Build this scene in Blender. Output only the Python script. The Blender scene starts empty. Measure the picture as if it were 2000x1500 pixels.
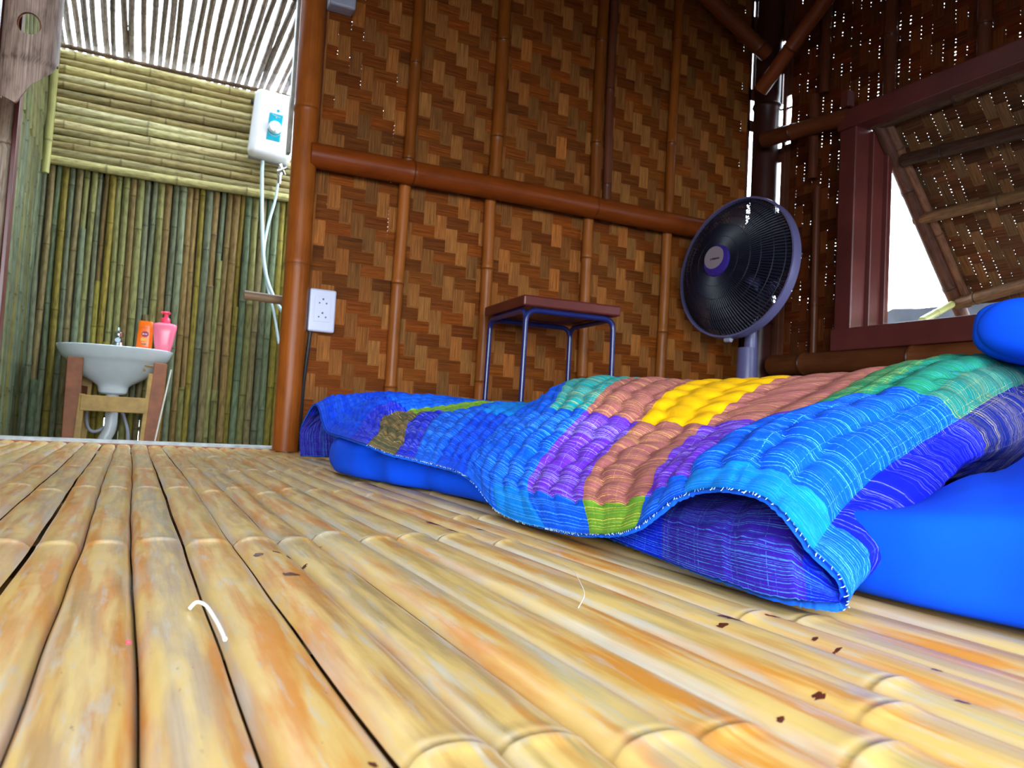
import bpy, math, random
import numpy as np
from mathutils import Vector, Matrix, noise
R = random.Random(7)
S = bpy.context.scene
# ------------------------------------------------------------------ camera
cd = bpy.data.cameras.new('camera'); cam = bpy.data.objects.new('camera', cd); S.collection.objects.link(cam)
r0 = Vector((0.8996170, -0.0731539, -0.4305087)); r1 = Vector((-0.4330955, -0.0234148, -0.9010438)); r2 = Vector((0.0558346, 0.9970458, -0.0527469))
M4 = Matrix((r0, r1, r2)).to_4x4(); M4.translation = Vector((0, 0, 0.10)); cam.matrix_world = M4
cd.sensor_width = 6.17; cd.lens = 6.17 * 1550 / 2000; cd.clip_start = 0.01; cd.clip_end = 100
cd.dof.use_dof = True; cd.dof.focus_distance = 0.75; cd.dof.aperture_fstop = 3.6
S.camera = cam
# ------------------------------------------------------------------ world, light, exposure
S.view_settings.view_transform = 'Standard'; S.view_settings.look = 'None'; S.view_settings.gamma = 1.0
S.view_settings.use_curve_mapping = False; S.view_settings.exposure = 2.6
S.cycles.max_bounces = 8; S.cycles.diffuse_bounces = 5; S.cycles.use_denoising = True
S.cycles.sample_clamp_indirect = 6.0
w = bpy.data.worlds.new('sky'); S.world = w; w.use_nodes = True
nt = w.node_tree; nt.nodes.clear()
tc = nt.nodes.new('ShaderNodeTexCoord'); sx = nt.nodes.new('ShaderNodeSeparateXYZ'); nt.links.new(tc.outputs['Generated'], sx.inputs[0])
rp = nt.nodes.new('ShaderNodeValToRGB'); nt.links.new(sx.outputs['Z'], rp.inputs[0])
rp.color_ramp.elements[0].position = 0.0; rp.color_ramp.elements[0].color = (0.80, 0.92, 1.0, 1)
rp.color_ramp.elements[1].position = 1.0; rp.color_ramp.elements[1].color = (0.62, 0.80, 1.0, 1)
bg = nt.nodes.new('ShaderNodeBackground'); bg.inputs[1].default_value = 3.0
wo = nt.nodes.new('ShaderNodeOutputWorld'); nt.links.new(rp.outputs[0], bg.inputs[0]); nt.links.new(bg.outputs[0], wo.inputs[0])
def portal(name, loc, rot, sx_, sy_):
    l = bpy.data.lights.new(name, 'AREA'); l.shape = 'RECTANGLE'; l.size = sx_; l.size_y = sy_; l.cycles.is_portal = True
    o = bpy.data.objects.new(name, l); S.collection.objects.link(o); o.location = loc; o.rotation_euler = rot
portal('portal_doorway', (-0.12, -0.64, 0.52), (math.radians(90), 0, 0), 2.2, 1.1)      # open front doorway behind the camera
portal('portal_window', (2.12, 1.15, 0.75), (math.radians(90), 0, math.radians(90)), 1.3, 0.7)
portal('portal_bath_roof', (0.28, 2.95, 1.62), (0, 0, 0), 1.5, 1.5)

# ------------------------------------------------------------------ materials
def mat(name, rough=0.6, spec=0.5, metal=0.0):
    m = bpy.data.materials.new(name); m.use_nodes = True
    b = m.node_tree.nodes['Principled BSDF']; b.inputs['Roughness'].default_value = rough
    b.inputs['Metallic'].default_value = metal; b.inputs['Specular IOR Level'].default_value = spec
    return m, m.node_tree, b
def N(t, k, **kw):
    n = t.nodes.new(k)
    for a, v in kw.items(): setattr(n, a, v)
    return n
def ramp(t, src, stops):
    r = N(t, 'ShaderNodeValToRGB'); t.links.new(src, r.inputs[0]); e = r.color_ramp.elements
    while len(e) < len(stops): e.new(0.5)
    for i, (p, c) in enumerate(stops):
        e[i].position = p; e[i].color = (c, c, c, 1) if isinstance(c, (int, float)) else (*c, 1)
    return r.outputs[0]
def mix(t, a, b, fac, mode='MIX'):
    m = N(t, 'ShaderNodeMix', data_type='RGBA', blend_type=mode)
    for s, v in ((m.inputs[6], a), (m.inputs[7], b), (m.inputs[0], fac)):
        if isinstance(v, (int, float)): s.default_value = v
        elif isinstance(v, tuple): s.default_value = (*v, 1)
        else: t.links.new(v, s)
    return m.outputs[2]
def uvnoise(t, sx_, sy_, scale=1.0, detail=3.0, coord='UV', sz=1.0, rough=0.55):
    c = N(t, 'ShaderNodeTexCoord'); mp = N(t, 'ShaderNodeMapping'); t.links.new(c.outputs[coord], mp.inputs[0])
    mp.inputs['Scale'].default_value = (sx_, sy_, sz)
    n = N(t, 'ShaderNodeTexNoise'); n.inputs['Scale'].default_value = scale; n.inputs['Detail'].default_value = detail; n.inputs['Roughness'].default_value = rough
    t.links.new(mp.outputs[0], n.inputs['Vector']); return n.outputs[0]
def bump(t, b, src, strength, dist):
    bn = N(t, 'ShaderNodeBump'); bn.inputs['Strength'].default_value = strength; bn.inputs['Distance'].default_value = dist
    t.links.new(src, bn.inputs['Height']); t.links.new(bn.outputs[0], b.inputs['Normal'])
def vcol(t): 
    a = N(t, 'ShaderNodeAttribute'); a.attribute_name = 'Col'; return a.outputs['Color']
def fibre_mat(name, rough=0.45, spec=0.5, fx=260, fy=6, lo=0.6, hi=1.25, blotch=0.5, bl_scale=9, bl_col=(0.55, 0.5, 0.5), bmp=0.25):
    m, t, b = mat(name, rough, spec)
    f = ramp(t, uvnoise(t, fx, fy, 1.0, 2.0), [(0.3, lo), (0.72, hi)])
    c = mix(t, vcol(t), f, 1.0, 'MULTIPLY')
    bl = ramp(t, uvnoise(t, 3, 1, bl_scale, 4.0), [(0.45, 0.0), (0.7, blotch)])
    c = mix(t, c, mix(t, c, bl_col, 1.0, 'MULTIPLY'), bl)
    t.links.new(c, b.inputs['Base Color'])
    bump(t, b, f, bmp, 0.0006)
    return m
def plain(name, col, rough=0.5, spec=0.5, metal=0.0, var=0.12, scale=30):
    m, t, b = mat(name, rough, spec, metal)
    n = ramp(t, uvnoise(t, 1, 1, scale, 3, 'Object'), [(0.3, 1 - var), (0.7, 1 + var)])
    t.links.new(mix(t, col, n, 1.0, 'MULTIPLY'), b.inputs['Base Color']); return m
MAT = {}
MAT['culm'] = fibre_mat('bamboo_culm', 0.36, 0.2, fx=500, fy=5, lo=0.75, hi=1.15, blotch=0.6)
MAT['culm_matte'] = fibre_mat('weathered_bamboo', 0.6, 0.2, fx=420, fy=7, lo=0.55, hi=1.3, blotch=0.9, bl_scale=22, bl_col=(0.5, 0.48, 0.46))
MAT['weave'] = fibre_mat('woven_bamboo_splits', 0.7, 0.12, fx=420, fy=9, lo=0.42, hi=1.3, blotch=0.35, bl_scale=25)
MAT['weave_dark'] = MAT['weave']

def floor_material():
    m, t, b = mat('polished_split_bamboo', 0.36, 0.35)
    fine = ramp(t, uvnoise(t, 500, 8, 1.0, 3.0), [(0.3, 0.86), (0.7, 1.1)])
    c = mix(t, vcol(t), fine, 1.0, 'MULTIPLY')
    # honey and orange grown-in patches, grey-white scuffs, dark specks
    o = ramp(t, uvnoise(t, 40, 3.2, 1.0, 5.0), [(0.45, 0.0), (0.60, 0.9)])
    c = mix(t, c, (0.64, 0.225, 0.018), o)
    y = ramp(t, uvnoise(t, 60, 5, 1.7, 4.0), [(0.44, 0.0), (0.60, 0.85)])
    c = mix(t, c, (0.72, 0.46, 0.14), y)
    g = ramp(t, uvnoise(t, 100, 10, 1.3, 6.0, rough=0.7), [(0.54, 0.0), (0.68, 0.7)])
    c = mix(t, c, (0.52, 0.48, 0.42), g)
    d = ramp(t, uvnoise(t, 260, 90, 1.0, 3.0), [(0.69, 0.0), (0.74, 0.85)])
    big = ramp(t, uvnoise(t, 9, 2.0, 1.0, 2.0), [(0.55, 0.0), (0.65, 1.0)])
    dm = N(t, 'ShaderNodeMath', operation='MULTIPLY'); t.links.new(d, dm.inputs[0]); t.links.new(big, dm.inputs[1])
    c = mix(t, c, (0.16, 0.05, 0.02), dm.outputs[0])
    t.links.new(c, b.inputs['Base Color'])
    rr = ramp(t, uvnoise(t, 80, 30, 1.0, 4.0), [(0.3, 0.28), (0.7, 0.55)]); t.links.new(rr, b.inputs['Roughness'])
    bump(t, b, g, 0.3, 0.0004); return m
MAT['floor'] = floor_material()

def quilt_material():
    m, t, b = mat('handwoven_patchwork_cotton', 0.85, 0.15)
    base = vcol(t); a2 = N(t, 'ShaderNodeAttribute'); a2.attribute_name = 'Thread'
    al = N(t, 'ShaderNodeAttribute'); al.attribute_name = 'Amount'
    ln = ramp(t, uvnoise(t, 2.0, 900, 1.0, 2.0), [(0.55, 0.0), (0.61, 0.85)])
    l2 = ramp(t, uvnoise(t, 260, 900, 1.0, 1.0), [(0.36, 0.25), (0.5, 1.0)])
    mm = N(t, 'ShaderNodeMath', operation='MULTIPLY'); t.links.new(ln, mm.inputs[0]); t.links.new(l2, mm.inputs[1])
    m2 = N(t, 'ShaderNodeMath', operation='MULTIPLY'); t.links.new(mm.outputs[0], m2.inputs[0]); t.links.new(al.outputs['Fac'], m2.inputs[1])
    c = mix(t, base, a2.outputs['Color'], m2.outputs[0])
    # crossing dashed threads
    w1 = ramp(t, uvnoise(t, 800, 2.0, 1.0, 1.0), [(0.66, 0.0), (0.70, 0.8)])
    w2 = ramp(t, uvnoise(t, 500, 700, 1.0, 0.0), [(0.48, 0.0), (0.55, 0.8)])
    m3 = N(t, 'ShaderNodeMath', operation='MULTIPLY'); t.links.new(w1, m3.inputs[0]); t.links.new(w2, m3.inputs[1])
    m4 = N(t, 'ShaderNodeMath', operation='MULTIPLY'); t.links.new(m3.outputs[0], m4.inputs[0]); t.links.new(al.outputs['Fac'], m4.inputs[1])
    c = mix(t, c, a2.outputs['Color'], m4.outputs[0])
    n2 = ramp(t, uvnoise(t, 60, 60, 1.0, 3.0), [(0.3, 0.85), (0.7, 1.12)])
    c = mix(t, c, n2, 1.0, 'MULTIPLY')
    t.links.new(c, b.inputs['Base Color'])
    f = uvnoise(t, 300, 900, 1.0, 1.0); bump(t, b, f, 0.5, 0.0008); return m
MAT['quilt'] = quilt_material()
def cloth(name, col):
    m, t, b = mat(name, 0.8, 0.2)
    n = ramp(t, uvnoise(t, 1, 1, 14, 4, 'Object'), [(0.3, 0.9), (0.7, 1.08)])
    t.links.new(mix(t, col, n, 1.0, 'MULTIPLY'), b.inputs['Base Color'])
    bump(t, b, uvnoise(t, 1, 1, 500, 2, 'Object'), 0.25, 0.0005); return m
MAT['sheet'] = cloth('blue_cotton_sheet', (0.0, 0.085, 0.88))
MAT['wood_red'] = plain('dark_red_stained_wood', (0.11, 0.016, 0.012), 0.35, var=0.25, scale=12)
MAT['wood_dark'] = plain('dark_brown_wood', (0.10, 0.03, 0.015), 0.5, var=0.3, scale=14)
MAT['wood_frame'] = plain('varnished_window_wood', (0.11, 0.022, 0.018), 0.38, var=0.2, scale=9)
MAT['wood_yellow'] = plain('rough_sawn_wood', (0.42, 0.24, 0.06), 0.6, var=0.25, scale=25)
MAT['wood_brown'] = plain('reddish_sawn_wood', (0.28, 0.085, 0.03), 0.6, var=0.25, scale=25)
MAT['steel_blue'] = plain('dark_blue_enamelled_steel', (0.012, 0.018, 0.11), 0.25, 0.6, var=0.1)
MAT['porcelain'] = plain('white_porcelain', (0.74, 0.80, 0.82), 0.12, 0.6, var=0.03)
MAT['white_plastic'] = plain('white_plastic', (0.52, 0.52, 0.66), 0.3, var=0.02)
MAT['heater_white'] = plain('glossy_white_plastic', (0.93, 0.95, 0.97), 0.2, var=0.01)
MAT['grey_plastic'] = plain('grey_plastic', (0.33, 0.33, 0.42), 0.35, var=0.05)
MAT['fan_grey'] = plain('blue_grey_fan_plastic', (0.12, 0.11, 0.24), 0.35, var=0.05)
MAT['fan_blade'] = plain('smoky_fan_blade_plastic', (0.006, 0.005, 0.016), 0.5, var=0.05)
MAT['black'] = plain('black_plastic', (0.01, 0.01, 0.014), 0.4, var=0.05)
MAT['wire_dark'] = plain('dark_guard_wire', (0.006, 0.006, 0.02), 0.55, var=0.05)
MAT['fan_purple'] = plain('violet_badge_plastic', (0.04, 0.02, 0.24), 0.3, var=0.05)
MAT['silver'] = plain('silver_badge_plastic', (0.28, 0.22, 0.26), 0.35, var=0.04)
MAT['teal'] = plain('teal_panel_print', (0.0, 0.42, 0.55), 0.3, var=0.1)
MAT['chrome'] = plain('chrome', (0.75, 0.80, 0.86), 0.12, 0.5, 1.0, var=0.02)
MAT['orange'] = plain('orange_bottle_plastic', (1.0, 0.16, 0.005), 0.3, var=0.05)
MAT['maroon'] = plain('maroon_label_print', (0.30, 0.01, 0.06), 0.4, var=0.05)
MAT['label_white'] = plain('white_label_print', (0.8, 0.65, 0.7), 0.4, var=0.05)
MAT['label_gold'] = plain('gold_label_print', (0.9, 0.42, 0.06), 0.4, var=0.05)
def pinkm():
    m, t, b = mat('translucent_pink_plastic', 0.25, 0.5); b.inputs['Base Color'].default_value = (0.95, 0.20, 0.30, 1)
    b.inputs['Subsurface Weight'].default_value = 0.3; b.inputs['Subsurface Radius'].default_value = (0.02, 0.006, 0.006); b.inputs['Subsurface Scale'].default_value = 1.0; return m
MAT['pink'] = pinkm()
MAT['pink_pump'] = plain('pink_pump_plastic', (0.95, 0.05, 0.12), 0.3, var=0.04)
MAT['hose'] = plain('white_vinyl_hose', (0.62, 0.82, 0.86), 0.3, var=0.04)
MAT['pvc'] = plain('ribbed_white_drain_plastic', (0.6, 0.62, 0.62), 0.35, var=0.05)
MAT['stone'] = plain('rough_grey_stone', (0.012, 0.012, 0.017), 0.9, var=0.6, scale=6)
MAT['ground'] = plain('dry_ground', (0.05, 0.045, 0.03), 0.95, var=0.3, scale=3)
MAT['concrete'] = plain('wet_dark_concrete', (0.12, 0.11, 0.10), 0.7, var=0.3, scale=6)
MAT['thatch'] = plain('brown_thatch', (0.07, 0.03, 0.010), 0.9, var=0.4, scale=40)
MAT['straw'] = plain('pale_straw', (0.8, 0.76, 0.66), 0.6, var=0.1)
MAT['stain'] = plain('dark_red_stain', (0.10, 0.018, 0.008), 0.4, var=0.3, scale=200)
MAT['crumb'] = plain('red_crumb', (0.8, 0.05, 0.08), 0.6, var=0.1)
MAT['bath_grey'] = plain('worn_top_and_lit_edge', (0.40, 0.40, 0.38), 0.35, var=0.25, scale=40)  # threshold top; also stands in for light on the door lining edge

# ------------------------------------------------------------------ mesh helpers
class MB:
    def __init__(s): s.v = []; s.f = []; s.c = []; s.uv = []
    def add(s, vs, fs, col=(0.8, 0.8, 0.8), uvs=None):
        o = len(s.v); s.v += [tuple(p) for p in vs]; s.f += [tuple(i + o for i in f) for f in fs]
        s.c += col if isinstance(col, list) else [col] * len(vs)
        s.uv += uvs if uvs else [(p[0], p[2]) for p in vs]
    def box(s, c, d, rot=None, col=(0.8, 0.8, 0.8)):
        hx, hy, hz = d[0] / 2, d[1] / 2, d[2] / 2
        vs = [Vector((x, y, z)) for x in (-hx, hx) for y in (-hy, hy) for z in (-hz, hz)]
        if rot: vs = [rot @ v for v in vs]
        s.add([v + Vector(c) for v in vs], [(0, 1, 3, 2), (4, 6, 7, 5), (0, 4, 5, 1), (2, 3, 7, 6), (0, 2, 6, 4), (1, 5, 7, 3)], col)
    def beam(s, a, b, w_, h_, up=(0, 0, 1), col=(0.8, 0.8, 0.8)):
        a = Vector(a); b = Vector(b); d = (b - a).normalized(); sd = d.cross(Vector(up)).normalized(); u = sd.cross(d)
        vs = [p + sd * x * w_ / 2 + u * y * h_ / 2 for p in (a, b) for x, y in ((-1, -1), (1, -1), (1, 1), (-1, 1))]
        s.add(vs, [(0, 3, 2, 1), (4, 5, 6, 7), (0, 1, 5, 4), (1, 2, 6, 5), (2, 3, 7, 6), (3, 0, 4, 7)], col)
    def tube(s, path, rad, n=12, col=(0.8, 0.8, 0.8), cols=None, caps=True, closed=False, a0=0.0, a1=None, up=None):
        P = [Vector(p) for p in path]; m = len(P)
        if not isinstance(rad, (list, tuple)): rad = [rad] * m
        full = a1 is None; a1 = a0 + 2 * math.pi if full else a1; k = n if full else n + 1
        vs = []; cc = []; uv = []; L = 0; u = None
        for i, p in enumerate(P):
            t = (P[(i + 1) % m] - P[i - 1]) if closed else (P[min(i + 1, m - 1)] - P[max(i - 1, 0)])
            t.normalize()
            if u is None:
                ref = Vector(up) if up else (Vector((0, 0, 1)) if abs(t.z) < 0.9 else Vector((0, 1, 0)))
                u = (ref - t * ref.dot(t)).normalized()
            else: u = (u - t * u.dot(t)).normalized()
            v = t.cross(u)
            if i: L += (P[i] - P[i - 1]).length
            for j in range(k):
                a = a0 + (a1 - a0) * j / n
                vs.append(p + (u * math.cos(a) + v * math.sin(a)) * rad[i]); uv.append((a * rad[i], L)); cc.append(cols[i] if cols else col)
        fs = []
        for i in range(m if closed else m - 1):
            i2 = (i + 1) % m
            for j in range(n):
                j2 = (j + 1) % k
                fs.append((i * k + j, i * k + j2, i2 * k + j2, i2 * k + j))
        if caps and full and not closed:
            fs.append(tuple(range(k - 1, -1, -1))); fs.append(tuple((m - 1) * k + j for j in range(k)))
        s.add(vs, fs, cc, uv)
    def lathe(s, prof, c=(0, 0, 0), n=24, rot=None, col=(0.8, 0.8, 0.8), sx_=1.0, sy_=1.0):
        vs = []
        for r, z in prof:
            for j in range(n):
                a = 2 * math.pi * j / n; p = Vector((r * math.cos(a) * sx_, r * math.sin(a) * sy_, z))
                if rot: p = rot @ p
                vs.append(p + Vector(c))
        fs = [(i * n + j, i * n + (j + 1) % n, (i + 1) * n + (j + 1) % n, (i + 1) * n + j) for i in range(len(prof) - 1) for j in range(n)]
        fs.append(tuple(range(n - 1, -1, -1))); fs.append(tuple((len(prof) - 1) * n + j for j in range(n)))
        s.add(vs, fs, col)
    def build(s, name, m, parent=None, smooth=True, bevel=0.0, angle=40):
        me = bpy.data.meshes.new(name); me.from_pydata(s.v, [], s.f)
        ca = me.color_attributes.new('Col', 'FLOAT_COLOR', 'POINT')
        ca.data.foreach_set('color', np.array([(c[0], c[1], c[2], 1.0) for c in s.c], dtype=np.float32).ravel())
        ul = me.uv_layers.new(name='UVMap'); li = np.zeros(len(me.loops), dtype=np.int32); me.loops.foreach_get('vertex_index', li)
        ul.data.foreach_set('uv', np.array(s.uv, dtype=np.float32)[li].ravel())
        me.materials.append(MAT[m] if isinstance(m, str) else m)
        if smooth:
            me.polygons.foreach_set('use_smooth', [True] * len(me.polygons))
            me.set_sharp_from_angle(angle=math.radians(angle))
        me.update()
        o = bpy.data.objects.new(name, me); S.collection.objects.link(o)
        if parent: o.parent = parent
        if bevel:
            b = o.modifiers.new('bevel', 'BEVEL'); b.width = bevel; b.segments = 3; b.limit_method = 'ANGLE'; b.angle_limit = math.radians(35)
        return o
def tag(o, label, cat, group=None, kind=None):
    o['label'] = label; o['category'] = cat
    if group: o['group'] = group
    if kind: o['kind'] = kind
    return o
def struct(o, label=None):
    o['kind'] = 'structure'
    if label: o['label'] = label
    return o
def empty(name, loc=(0, 0, 0)):
    o = bpy.data.objects.new(name, None); S.collection.objects.link(o); o.location = loc; return o
def local(mb, o):      # shift a world-space mesh builder into an empty's frame
    l = o.location; mb.v = [(p[0] - l[0], p[1] - l[1], p[2] - l[2]) for p in mb.v]; return mb
def jit(c, a, rnd=R):
    k = 1 + rnd.uniform(-a, a); h = rnd.uniform(-a, a) * 0.35
    return (c[0] * k * (1 + h), c[1] * k, c[2] * k * (1 - h))
def culm(mb, a, b, r, col, nodes=0.28, n=14, rnd=R, bend=0.003, n0=None, taper=0.0, ridge=0.12, nodecol=0.55, a0=0.0, a1=None, up=None):
    a = Vector(a); b = Vector(b); L = (b - a).length; d = (b - a) / L
    sd = d.cross(Vector((0.3, 0.5, 0.8))).normalized(); pos = []; x = n0 if n0 is not None else rnd.uniform(0.1, 1) * nodes
    while x < L: pos.append(x); x += nodes * rnd.uniform(0.85, 1.2)
    st = [(0.0, 1.0, 1.0)]
    for q in pos:
        for dx, rr, cc in ((-0.012, 1.0, 1.0), (-0.004, 1 + ridge * 0.6, 0.95), (-0.0015, 1 + ridge, nodecol), (0.0015, 1 + ridge * 0.3, nodecol), (0.004, 1 + ridge * 0.8, 1.05), (0.012, 1.0, 1.0)):
            if 0.002 < q + dx < L - 0.002: st.append((q + dx, rr, cc))
    st.append((L, 1.0, 1.0)); st.sort(); ph = rnd.uniform(0, 6)
    seg = 0.12; ex = [k * seg for k in range(1, int(L / seg) + 1) if all(abs(k * seg - q) > 0.02 for q in pos) and k * seg < L - 0.01]
    st += [(x, 1.0, 1.0) for x in ex]; st.sort()
    path = [a + d * x + sd * bend * math.sin(ph + x * 5) for x, _, _ in st]
    rad = [r * q * (1 - taper * x / L) for x, q, _ in st]
    sg = {}
    cols = []
    for x, _, cc in st:
        k = sum(1 for q in pos if q < x); sg.setdefault(k, rnd.uniform(0.88, 1.12)); cols.append(tuple(v * cc * sg[k] for v in col))
    mb.tube(path, rad, n, cols=cols, a0=a0, a1=a1, up=up)
# ------------------------------------------------------------------ floor of split bamboo
FX0, FX1, FY0, FY1 = -1.2, 2.02, -0.62, 2.235
fl = MB(); rf = random.Random(3)
edges = [0.010]
for wv in (0.035, 0.036, 0.034): edges.append(edges[-1] + wv)
while edges[-1] < FX1: edges.append(edges[-1] + rf.uniform(0.030, 0.040))
while edges[0] > FX0: edges.insert(0, edges[0] - rf.uniform(0.031, 0.038))
def wob(i, y): return 0.0035 * noise.noise(Vector((i * 3.1, y * 1.6, 0))) + 0.0012 * noise.noise(Vector((i * 7.1, y * 9, 4)))
base_cols = [(0.56, 0.32, 0.085), (0.52, 0.34, 0.13), (0.58, 0.29, 0.06), (0.46, 0.33, 0.16), (0.58, 0.38, 0.13), (0.46, 0.29, 0.10)]
NODES = [-0.40, -0.10, 0.215, 0.655, 1.07, 1.42, 1.80, 2.12]
K = 10
for i in range(len(edges) - 1):
    col = jit(rf.choice(base_cols), 0.12, rf); h = rf.uniform(0.0035, 0.0055); top = rf.uniform(-0.0012, 0.0008); tilt = rf.uniform(-0.05, 0.05)
    x_mid = (edges[i] + edges[i + 1]) / 2
    nod = [q + rf.uniform(-0.02, 0.02) * (0.4 if abs(q - 0.655) < 0.01 and x_mid < 0.1 else 1.6) for q in NODES if not (q == 0.215 and x_mid < 0.07)]
    if rf.random() < 0.25 and x_mid > 0.1: nod = [q + 0.13 for q in nod]
    ys = [(FY0, 0, 1.0)]; y = FY0
    while y < FY1 - 0.04: y += 0.03; ys.append((y, 0, 1.0))
    for q in nod:
        ys = [s_ for s_ in ys if abs(s_[0] - q) > 0.014]
        ys += [(q - 0.013, 0.0, 1.0), (q - 0.006, 0.0006, 1.0), (q - 0.0025, 0.0016, 1.12), (q - 0.0005, 0.0012, 0.5), (q + 0.001, 0.0003, 0.75), (q + 0.004, 0.0008, 1.15), (q + 0.009, 0.0004, 1.0), (q + 0.014, 0, 1.0)]
    ys.append((FY1, 0, 1.0)); ys = [s_ for s_ in sorted(ys) if FY0 <= s_[0] <= FY1]
    vs = []; cc = []; uv = []; off = rf.uniform(0, 50); sg = {}; ph = rf.uniform(0, 9)
    for (y, dz, cm) in ys:
        xa = edges[i] + wob(i, y) + 0.0003; xb = edges[i + 1] + wob(i + 1, y) - 0.0003
        k_ = sum(1 for q in nod if q < y); sg.setdefault(k_, (rf.uniform(0.88, 1.12), rf.uniform(0.9, 1.1)))
        zb = 0.0010 * math.sin(y * 4 + ph)
        for j in range(K + 1):
            s_ = j / K * 2 - 1; prof = 1 - abs(s_) ** 2.6
            z = top + zb + dz * (0.35 + 0.65 * prof) - h * (1 - prof) + tilt * s_ * 0.012
            if j in (0, K): z -= (0.006 if -0.07 < x_mid < 0.03 else 0.0015)
            vs.append((xa + (xb - xa) * (j / K), y, z))
            e_ = 1.0
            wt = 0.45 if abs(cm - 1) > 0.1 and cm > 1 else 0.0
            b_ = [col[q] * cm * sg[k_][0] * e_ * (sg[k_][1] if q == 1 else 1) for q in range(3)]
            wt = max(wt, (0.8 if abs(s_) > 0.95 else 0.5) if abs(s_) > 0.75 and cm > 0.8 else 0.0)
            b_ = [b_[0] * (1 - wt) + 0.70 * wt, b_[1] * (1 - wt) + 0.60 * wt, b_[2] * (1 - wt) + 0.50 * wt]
            cc.append(tuple(b_)); uv.append((xa + (xb - xa) * j / K + off, y + off * 1.7))
    n_ = len(ys); fs = [(a * (K + 1) + j, a * (K + 1) + j + 1, (a + 1) * (K + 1) + j + 1, (a + 1) * (K + 1) + j) for a in range(n_ - 1) for j in range(K)]
    fs.append(tuple(range(K, -1, -1))); fs.append(tuple((n_ - 1) * (K + 1) + j for j in range(K + 1)))
    fl.add(vs, fs, cc, uv)
for y in (-0.4, 0.1, 0.6, 1.1, 1.6, 2.1): fl.box(((FX0 + FX1) / 2, y, -0.045), (FX1 - FX0, 0.05, 0.05), col=(0.12, 0.06, 0.03))
fl.box(((FX0 + FX1) / 2, (FY0 + FY1) / 2, -0.09), (FX1 - FX0, FY1 - FY0, 0.02), col=(0.05, 0.03, 0.02))
flo = struct(fl.build('floor', 'floor', angle=60), 'glossy honey coloured floor of split bamboo strips')
from mathutils.bvhtree import BVHTree
bvh = BVHTree.FromPolygons(fl.v, fl.f); rst = random.Random(4); stn = MB()
for (cx, cy, ra_, rb_) in ((0.0976, 0.5083, 0.0037, 0.0066), (0.0892, 0.5867, 0.0028, 0.0065), (0.1028, 0.5940, 0.0016, 0.0045), (0.1101, 0.5822, 0.0018, 0.0054), (0.1153, 0.5607, 0.0028, 0.0041), (0.1453, 0.6518, 0.0018, 0.0042), (0.2792, 0.7421, 0.0091, 0.0101), (0.2787, 0.6926, 0.0050, 0.0053), (0.3094, 0.3481, 0.0057, 0.0053), (0.2963, 0.3397, 0.0021, 0.0037), (0.3370, 0.3456, 0.0019, 0.0035), (0.3832, 0.4598, 0.0019, 0.0033), (0.3419, 0.3362, 0.0013, 0.0020), (0.3272, 0.3049, 0.0018, 0.0018), (0.3245, 0.2882, 0.0023, 0.0016), (0.3201, 0.2649, 0.0016, 0.0020), (0.3382, 0.2441, 0.0018, 0.0019), (0.3075, 0.2105, 0.0018, 0.0022), (0.3204, 0.4097, 0.0018, 0.0033), (0.3800, 0.5096, 0.0013, 0.0038), (0.3082, 0.6947, 0.0023, 0.0074), (0.3987, 0.5678, 0.0015, 0.0030), (0.0794, 0.2292, 0.0030, 0.0022), (0.0725, 0.2322, 0.0017, 0.0015), (0.2570, 0.2363, 0.0029, 0.0021), (0.2231, 0.2226, 0.0014, 0.0017), ):
    ph = rst.uniform(0, 6); ring = []
    for f_ in (0.5, 1.0):
        for k in range(14):
            a = 2 * math.pi * k / 14; m_ = f_ * (1 + 0.35 * math.sin(2 * a + ph) * (f_ > .6) + 0.22 * math.sin(5 * a + ph * 2) * (f_ > .6))
            ring.append((cx + ra_ * m_ * math.cos(a) - 0.3 * rb_ * math.sin(a), cy + rb_ * m_ * math.sin(a)))
    vs = []
    for (px, py) in [(cx, cy)] + ring:
        h_ = bvh.ray_cast(Vector((px, py, 0.1)), Vector((0, 0, -1)))[0]; vs.append((px, py, (h_.z if h_ else 0) + 0.00022))
    stn.add(vs, [(0, 1 + k, 1 + (k + 1) % 14) for k in range(14)] + [(1 + k, 15 + k, 15 + (k + 1) % 14, 1 + (k + 1) % 14) for k in range(14)], (0.2, 0.05, 0.02))
stn.build('stains', 'stain', flo)['label'] = 'dark red-brown stains and cracks on the strips'


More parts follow.
